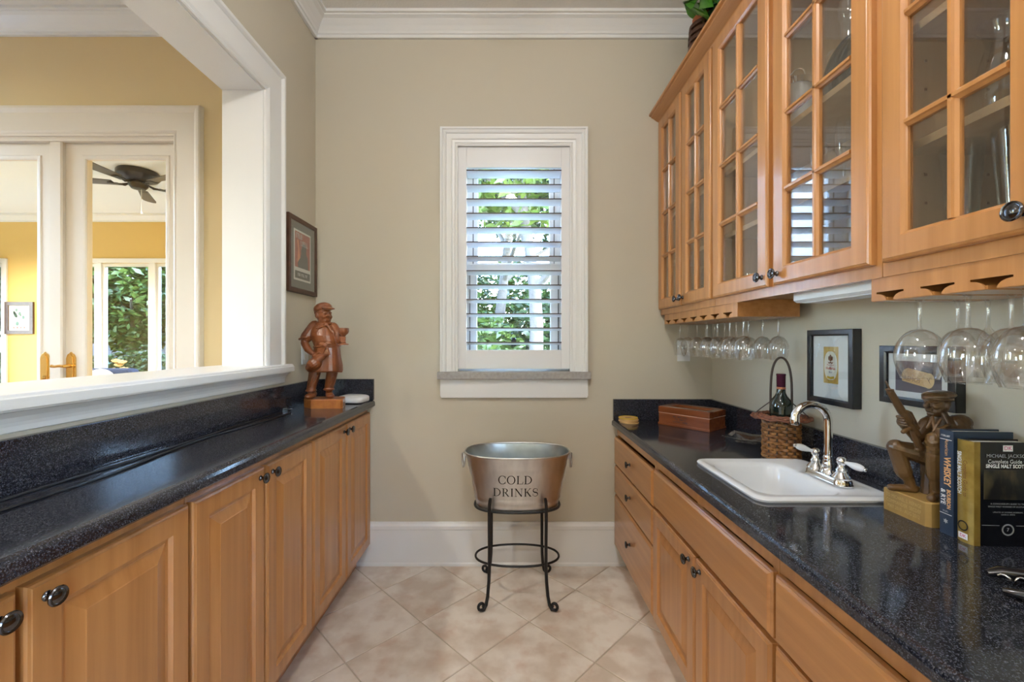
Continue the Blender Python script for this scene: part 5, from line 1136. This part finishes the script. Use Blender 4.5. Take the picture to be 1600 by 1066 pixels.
build('flask_foot', MB().lathe([(0,0), (.030,0), (.030,.006), (.02,.012), (0,.012)], n=20), MAT['bottle_glass'], fk_, smooth=40, local=True)
build('neck', MB().lathe([(.022,.185), (.021,.24), (.026,.25), (.028,.262), (.025,.272), (.028,.282), (.024,.296), (.0,.298)], n=22, cap=False), MAT['crystal'], fk_, smooth=40, local=True)
dc_ = tag(empty('decanter', (1.062, 1.402, 1.9452)), 'small glass decanter with a looped stopper on the shelf above the sink', 'decanter')
build('glass_body', MB().lathe([(0,0), (.030,0), (.038,.01), (.040,.06), (.034,.10), (.020,.13), (.016,.15), (.022,.165), (.024,.18), (.020,.19)], n=24, cap=False), MAT['crystal'], dc_, smooth=50, local=True)
build('stopper', MB().lathe([(.014,.175), (.019,.192), (.012,.200), (.006,.21)], n=18).tube([(0, .022*math.cos(t), .236+.026*math.sin(t)) for t in [2*PI*k/20 for k in range(20)]], .005, 8, loop=True), MAT['crystal'], dc_, smooth=50, local=True)
lathe_thing('glass_jug', [(0,0), (.045,0), (.052,.02), (.055,.08), (.044,.13), (.036,.16), (.042,.19), (.048,.20)], (1.0, .845, 1.6903), 'clear glass jug on the middle shelf above the books', 'jug')
# ============================================================ sunroom furnishings
fnx, fny = -3.90, 4.49
fan = tag(empty('ceiling_fan', (fnx, fny, ZC)), 'dark bronze flush-mount ceiling fan in the sunroom', 'fan'); mat('bronze', (.035,.030,.028), .3, metal=.7); mat('blade_wood', (.10,.085,.075), .35)
build('housing', MB().lathe([(.10,0), (.175,-.004), (.185,-.02), (.185,-.06), (.165,-.085), (.12,-.105), (.085,-.115)], (fnx, fny, ZC), 32), MAT['bronze'], fan, smooth=35)
build('switch_cup', MB().lathe([(.085,-.115), (.09,-.13), (.08,-.16), (.06,-.185), (.02,-.192), (0,-.192)], (fnx, fny, ZC), 24), MAT['bronze'], fan, smooth=35)
BP = BR = None
for k in range(5):
    a = math.radians(50+72*k)
    if BP is None:
        BR = build('blade_bracket', MB().tube([(.08,0,-.130), (.13,.02,-.150), (.18,.0,-.146)], .008, 8).tube([(.08,0,-.130), (.13,-.02,-.150), (.18,.0,-.146)], .008, 8).box(.165, .26, -.032, .032, -.150, -.144), MAT['bronze'], fan, local=True)
        ol = [(.22,-.045), (.60,-.066), (.66,-.055), (.68,-.02), (.68,.02), (.66,.055), (.60,.066), (.22,.045)]
        BP = build('blade', MB().rings([[(x, y, -.138+y*.16+h) for x, y in ol] for h in (0, .007)]), MAT['blade_wood'], fan, local=True); o1, o2 = BR, BP
    else: o1, o2 = copy_of(BR, (0,0,0), fan), copy_of(BP, (0,0,0), fan)
    o1.rotation_euler = o2.rotation_euler = (0, 0, a)
build('pull_chain', MB().tube([(fnx+.03, fny, ZC-.19), (fnx+.03, fny, ZC-.42)], .0022, 6).lathe([(.001,-.45), (.010,-.445), (.004,-.42)], (fnx+.03, fny, ZC), 10), MAT['trim_white'], fan)
p0 = W(10, 522, YS); p1 = W(54, 472, YS)
bp_ = tag(empty('botanical_print', ((p0[0]+p1[0])/2, YS, p0[2])), 'dark framed botanical print on the yellow sunroom wall', 'picture'); x0, x1, z0, z1 = p0[0], p1[0], p0[2], p1[2]
build('frame', MB().box(x0, x1, YS-.025, YS, z0, z0+.05).box(x0, x1, YS-.025, YS, z1-.05, z1).box(x0, x0+.05, YS-.025, YS, z0+.05, z1-.05).box(x1-.05, x1, YS-.025, YS, z0+.05, z1-.05), MAT['frame_walnut'], bp_)
build('paper', MB().box(x0+.05, x1-.05, YS-.012, YS, z0+.05, z1-.05), MAT['paper'], bp_)
mb = MB(); random.seed(3)
for k in range(9):
    u, v, r_ = x0+.12+.16*random.random(), z0+.14+.2*random.random(), .012+.014*random.random(); mb.add([(u+r_*math.cos(a), YS-.0125, v+r_*1.3*math.sin(a)) for a in [2*PI*i/8 for i in range(8)]], [tuple(range(8))])
build('plant_drawing', mb, MAT['leaf_deep'], bp_, recalc=False)
mb = MB()
for k in range(4): u, v = x0+.12+.05*k, z0+.09; mb.add([(u+.016*math.cos(a), YS-.0126, v+.009*math.sin(a)) for a in [2*PI*i/8 for i in range(8)]], [tuple(range(8))])
build('flower_drawing', mb, MAT['print_red'], bp_, recalc=False)
# made-up panel imitating bluish light through foliage, beside the print
cu = tag(empty('curtain', (-7.55, YS-.10, .05)), 'blue and white patterned curtain at the sunroom window', 'curtain')
mat('foliage_light_cloth', (.10,.22,.48), .8, noise=(26, 5, (.75,.80,.86), .46, .56))
xs_ = [-7.75+.55*k/40 for k in range(41)]; mb = MB(); mb.add([(x, YS-.10+.022*math.sin(x*70)+t, z) for t in (0, .003) for z in (.03, 2.40) for x in xs_], [(k, k+1, 42+k, 41+k) for k in range(40)]+[(82+k, 123+k, 124+k, 83+k) for k in range(40)]); build('light_sheet', mb, MAT['foliage_light_cloth'], cu, smooth=60, recalc=False)
build('rod', MB().tube([(-7.85, YS-.10, 2.42), (-7.14, YS-.10, 2.42)], .012, 10).tube([(-7.80, YS-.10, 2.42), (-7.80, YS-.005, 2.42)], .008, 8).tube([(-7.2, YS-.10, 2.42), (-7.2, YS-.005, 2.42)], .008, 8), MAT['bronze'], cu)
# side table with a vase of cream flowers, armchair
tb = tag(empty('side_table', (-4.84, 5.3, -.02)), 'small round wooden table by the sunroom windows', 'table'); tz = .66
build('table_top', MB().lathe([(0,tz-.025), (.24,tz-.025), (.25,tz-.012), (.24,tz), (0,tz)], (-4.84, 5.3, 0), 28), MAT['maple_dark'], tb, smooth=30)
for k in range(3): a = 2*PI*k/3; build('leg', MB().tube([(-4.84+.12*math.cos(a), 5.3+.12*math.sin(a), tz-.02), (-4.84+.2*math.cos(a), 5.3+.2*math.sin(a), -.02)], .016, 8), MAT['maple_dark'], tb)
vs_ = tag(empty('flower_vase', (-4.84, 5.3, tz)), 'vase of cream flowers by the sunroom windows', 'vase'); mat('petal_cream', (.78,.58,.28), .7)
build('vase', MB().lathe([(0,0), (.045,0), (.065,.05), (.05,.12), (.035,.15), (.045,.17), (.035,.168), (0,.15)], (-4.84, 5.3, tz), 20), MAT['porcelain'], vs_, smooth=40)
random.seed(5)
for (dx, dz) in ((0,.20), (-.06,.24), (.06,.25), (.0,.30), (-.035,.35), (.045,.335)):
    mb = MB(); 
    for k in range(9): a = 2*PI*k/9; mb.ell((-4.84+dx+.026*math.cos(a), 5.3+.026*math.sin(a)-.01, tz+dz+.01*math.sin(a*2)), (.022,.022,.012), n=8, k=5)
    mb.ell((-4.84+dx, 5.29, tz+dz+.012), (.022,.022,.018), n=8, k=5); build('flower', mb, MAT['petal_cream'], vs_, smooth=60); build('flower_stem', MB().tube([(-4.84, 5.3, tz+.14), (-4.84+dx, 5.3, tz+dz)], .004, 5), MAT['leaf_deep'], vs_)
ac = tag(empty('armchair', (-4.50, 4.62, -.02)), 'blue upholstered armchair in the sunroom', 'chair'); mat('blue_cloth', (.035,.060,.14), .85); cx, cy = -4.50, 4.62
build('seat', MB().box(cx-.30, cx+.30, cy-.28, cy+.28, .16, .42), MAT['blue_cloth'], ac, bevel=.04); build('backrest', MB().prism([(cx-.32,.42), (cx-.32,.86), (cx-.25,.95), (cx+.25,.95), (cx+.32,.86), (cx+.32,.42)], lambda u, v, t: (u, t, v), cy+.12, cy+.28), MAT['blue_cloth'], ac, bevel=.04)
for s in (-1, 1):
    build('arm', MB().box(min(cx+s*.30, cx+s*.40), max(cx+s*.30, cx+s*.40), cy-.28, cy+.26, .16, .58), MAT['blue_cloth'], ac, bevel=.03)
    for t in (-1, 1): build('leg', MB().lathe([(.018,0), (.026,.18)], (cx+s*.27, cy+t*.22, -.02), 10), MAT['maple_dark'], ac)
tag(build('throw_pillow', MB().ell((cx+.05, cy+.03, .80), (.17,.06,.155), n=20, k=12), MAT['mat_white'], smooth=60), 'white pillow leaning on the blue armchair', 'pillow')
# ============================================================ garden
mat('lawn', (.030,.055,.012), .9, noise=(3, 5, (.055,.090,.020), .3, .7)); mat('bark', (.10,.085,.07), .9, noise=((8,8,2), 5, (.19,.165,.14), .3, .7), bump=(20, .6, .02)); mat('fence_grey', (.10,.095,.105), .8)
struct(build('garden_ground', MB().box(-60, 60, -60, 60, -.40, -.16), MAT['lawn']), 'lawn around the house')
for nm, c1, c2 in (('leaf_a', (.024,.055,.008), (.085,.14,.022)), ('leaf_b', (.013,.034,.007), (.042,.080,.018)), ('leaf_c', (.063,.11,.010), (.155,.21,.025))): mat(nm, c1, .45, noise=(1.5, 3, c2, .3, .7))
def foliage(c, rad, n, size, seed):
    rnd = random.Random(seed); V_, F_, = [], []
    for k in range(n):
        while True:
            p = Vector((rnd.uniform(-1, 1), rnd.uniform(-1, 1), rnd.uniform(-1, 1)))
            if .25 < p.length < 1: break
        p = Vector((c[0]+p.x*rad[0], c[1]+p.y*rad[1], c[2]+p.z*rad[2])); a = Vector((rnd.gauss(0, 1), rnd.gauss(0, 1), rnd.gauss(0, .5))).normalized(); b = a.orthogonal().normalized(); b.rotate(Matrix.Rotation(rnd.uniform(0, 6), 3, a)); s = size*rnd.uniform(.6, 1.3); b2_ = len(V_)
        V_ += [tuple(p-a*s), tuple(p+b*s*.45+Vector((0,0,s*.15))), tuple(p+a*s), tuple(p-b*s*.45)]; F_.append((b2_, b2_+1, b2_+2, b2_+3))
    mb = MB(); mb.v = V_; mb.f = F_; mb.m = [0]*len(F_); return mb
def shrub(name, x, y, rad, n, size, m, seed, label, cat='shrub', z=-.16, grp=None):
    r = tag(empty(name, (x, y, z)), label, cat, grp); cz = z+rad[2]*.9
    f_ = build('foliage', foliage((x, y, cz), rad, n, size, seed), MAT[m], r, recalc=False); f_['kind'] = 'stuff'
    rn = random.Random(seed+1); mb = MB()
    for k in range(5): a = 2*PI*k/5+rn.random(); mb.tube([(x, y, z), (x+rad[0]*.3*math.cos(a), y+rad[1]*.3*math.sin(a), cz*.6), (x+rad[0]*.55*math.cos(a), y+rad[1]*.55*math.sin(a), cz+rad[2]*.4)], [.02,.014,.006], 6)
    build('stem', mb, MAT['bark'], r); return r
def tree(name, x, y, h, lean, crown, m, seed, label, size=.11, n=5000, tr=.13):
    r = tag(empty(name, (x, y, -.16)), label, 'tree', 'trees in the garden'); rn = random.Random(seed)
    top = Vector((x+lean[0], y+lean[1], h)); base = Vector((x, y, -.16)); mb = MB(); P = [base+(top-base)*t+Vector((.06*math.sin(t*7+seed), .06*math.cos(t*5), 0)) for t in [k/8 for k in range(9)]]; mb.tube(P, [tr*(1-.6*k/8) for k in range(9)], 10); build('trunk', mb, MAT['bark'], r, smooth=60)
    for k in range(5):
        a = 2*PI*k/5+rn.random(); p = P[4+k % 4]; build('branch', MB().tube([tuple(p), tuple(p+Vector((.6*math.cos(a), .6*math.sin(a), .5))), tuple(p+Vector((1.3*math.cos(a), 1.3*math.sin(a), .9)))], [tr*.45, tr*.3, tr*.12], 8), MAT['bark'], r, smooth=60)
    cr_ = build('foliage', foliage((top.x+crown[0], top.y+crown[1], top.z+crown[2]), crown[3:], n, size, seed), MAT[m], r, recalc=False); cr_['kind'] = 'stuff'
# seen through the shutters
tree('garden_tree', .46, 6.2, 4.2, (-.25,.2), (.1,0,.2,1.9,1.5,1.5), 'leaf_c', 11, 'grey-trunked garden tree seen through the window shutters', n=4500)
tree('garden_tree', -.55, 8.2, 5.0, (.9,.2), (0,0,.3,2.4,1.6,1.8), 'leaf_a', 12, 'leaning garden tree behind the grey-trunked one', n=4500)
tree('garden_tree', 2.4, 9.0, 5.0, (-1.5,.0), (0,0,.2,2.2,1.6,2.0), 'leaf_b', 13, 'dark garden tree leaning over from beyond the hedge', n=4500)
for k, (x, y, rr2, m, nn, sz) in enumerate(((-.55, 7.2, (.9,.7,1.05), 'leaf_a', 3500, .075), (.75, 7.6, (.95,.7,1.25), 'leaf_b', 3500, .08), (.1, 9.6, (1.6,.8,1.7), 'leaf_a', 4500, .10), (-.05, 5.4, (.55,.45,.55), 'leaf_c', 2200, .05), (-1.6, 9.4, (1.3,.8,1.9), 'leaf_b', 3500, .1), (1.9, 8.0, (1.1,.8,1.6), 'leaf_a', 3500, .09))):
    shrub('garden_shrub', x, y, rr2, nn, sz, m, 40+k, ('mid green shrub left of the tree trunk outside the shutters', 'dark shrub right of the tree trunk outside the shutters', 'tall hedge shrub filling the view behind the shutters', 'low yellow-green shrub just outside the shuttered window', 'dark tall shrub beside the hedge shrub', 'broad green shrub beside the hedge shrub')[k], grp='shrubs outside the shuttered window')
# seen through the sunroom
for k, (x, y, rr2, m, nn, sz) in enumerate(((-8.4, 8.2, (1.0,.6,.62), 'leaf_b', 4000, .07), (-7.2, 8.3, (1.0,.6,.66), 'leaf_b', 4000, .07), (-6.0, 8.2, (1.0,.6,.62), 'leaf_b', 4000, .07), (-7.9, 7.2, (.8,.35,.30), 'leaf_c', 2500, .06), (-6.6, 7.2, (.8,.35,.34), 'leaf_c', 2500, .06), (-5.6, 7.3, (.7,.35,.30), 'leaf_a', 2500, .06), (-9.6, 8.2, (1.0,.6,.66), 'leaf_a', 3500, .08))):
    shrub('garden_shrub', x, y, rr2, nn, sz, m, 60+k, ('dark hedge shrub behind the bright border plant, seen past the door lever', 'dark hedge shrub in the middle of the sunroom view', 'dark hedge shrub beside the middle one, seen through the sunroom', 'bright yellow-green border plant seen through the French door', 'bright border plant behind the cream flowers', 'mid green border plant at the end of the border', 'green shrub outside the curtained sunroom window')[k], grp='shrubs outside the sunroom')
for k, (x, y, h) in enumerate(((-8.6, 9.6, 2.6), (-6.9, 9.8, 2.6), (-5.2, 9.8, 2.8), (-10.6, 9.4, 2.8))):
    tree('garden_tree', x, y, h, (.2,.1), (0,-.2,-.1,1.5,1.0,1.5), ('leaf_a','leaf_b','leaf_a','leaf_b')[k], 80+k, ('spreading green tree overhanging the hedge outside the sunroom', 'dark leafy tree over the middle of the sunroom hedge', 'green tree at the end of the sunroom hedge', 'dark tree outside the curtained sunroom window')[k], n=9000, size=.10)
fe = tag(empty('garden_fence', (-7, 11.6, -.16)), 'grey board fence beyond the hedge outside the sunroom', 'fence'); FB = None
for k in range(44):
    x = -13+.26*k
    if FB is None: FB = build('board', MB().box(-.124, .124, -.012, .012, 0, 2.0), MAT['fence_grey'], fe, local=True); o = FB
    else: o = copy_of(FB, (0,0,0), fe)
    o.location = (x+7, .0, 0)
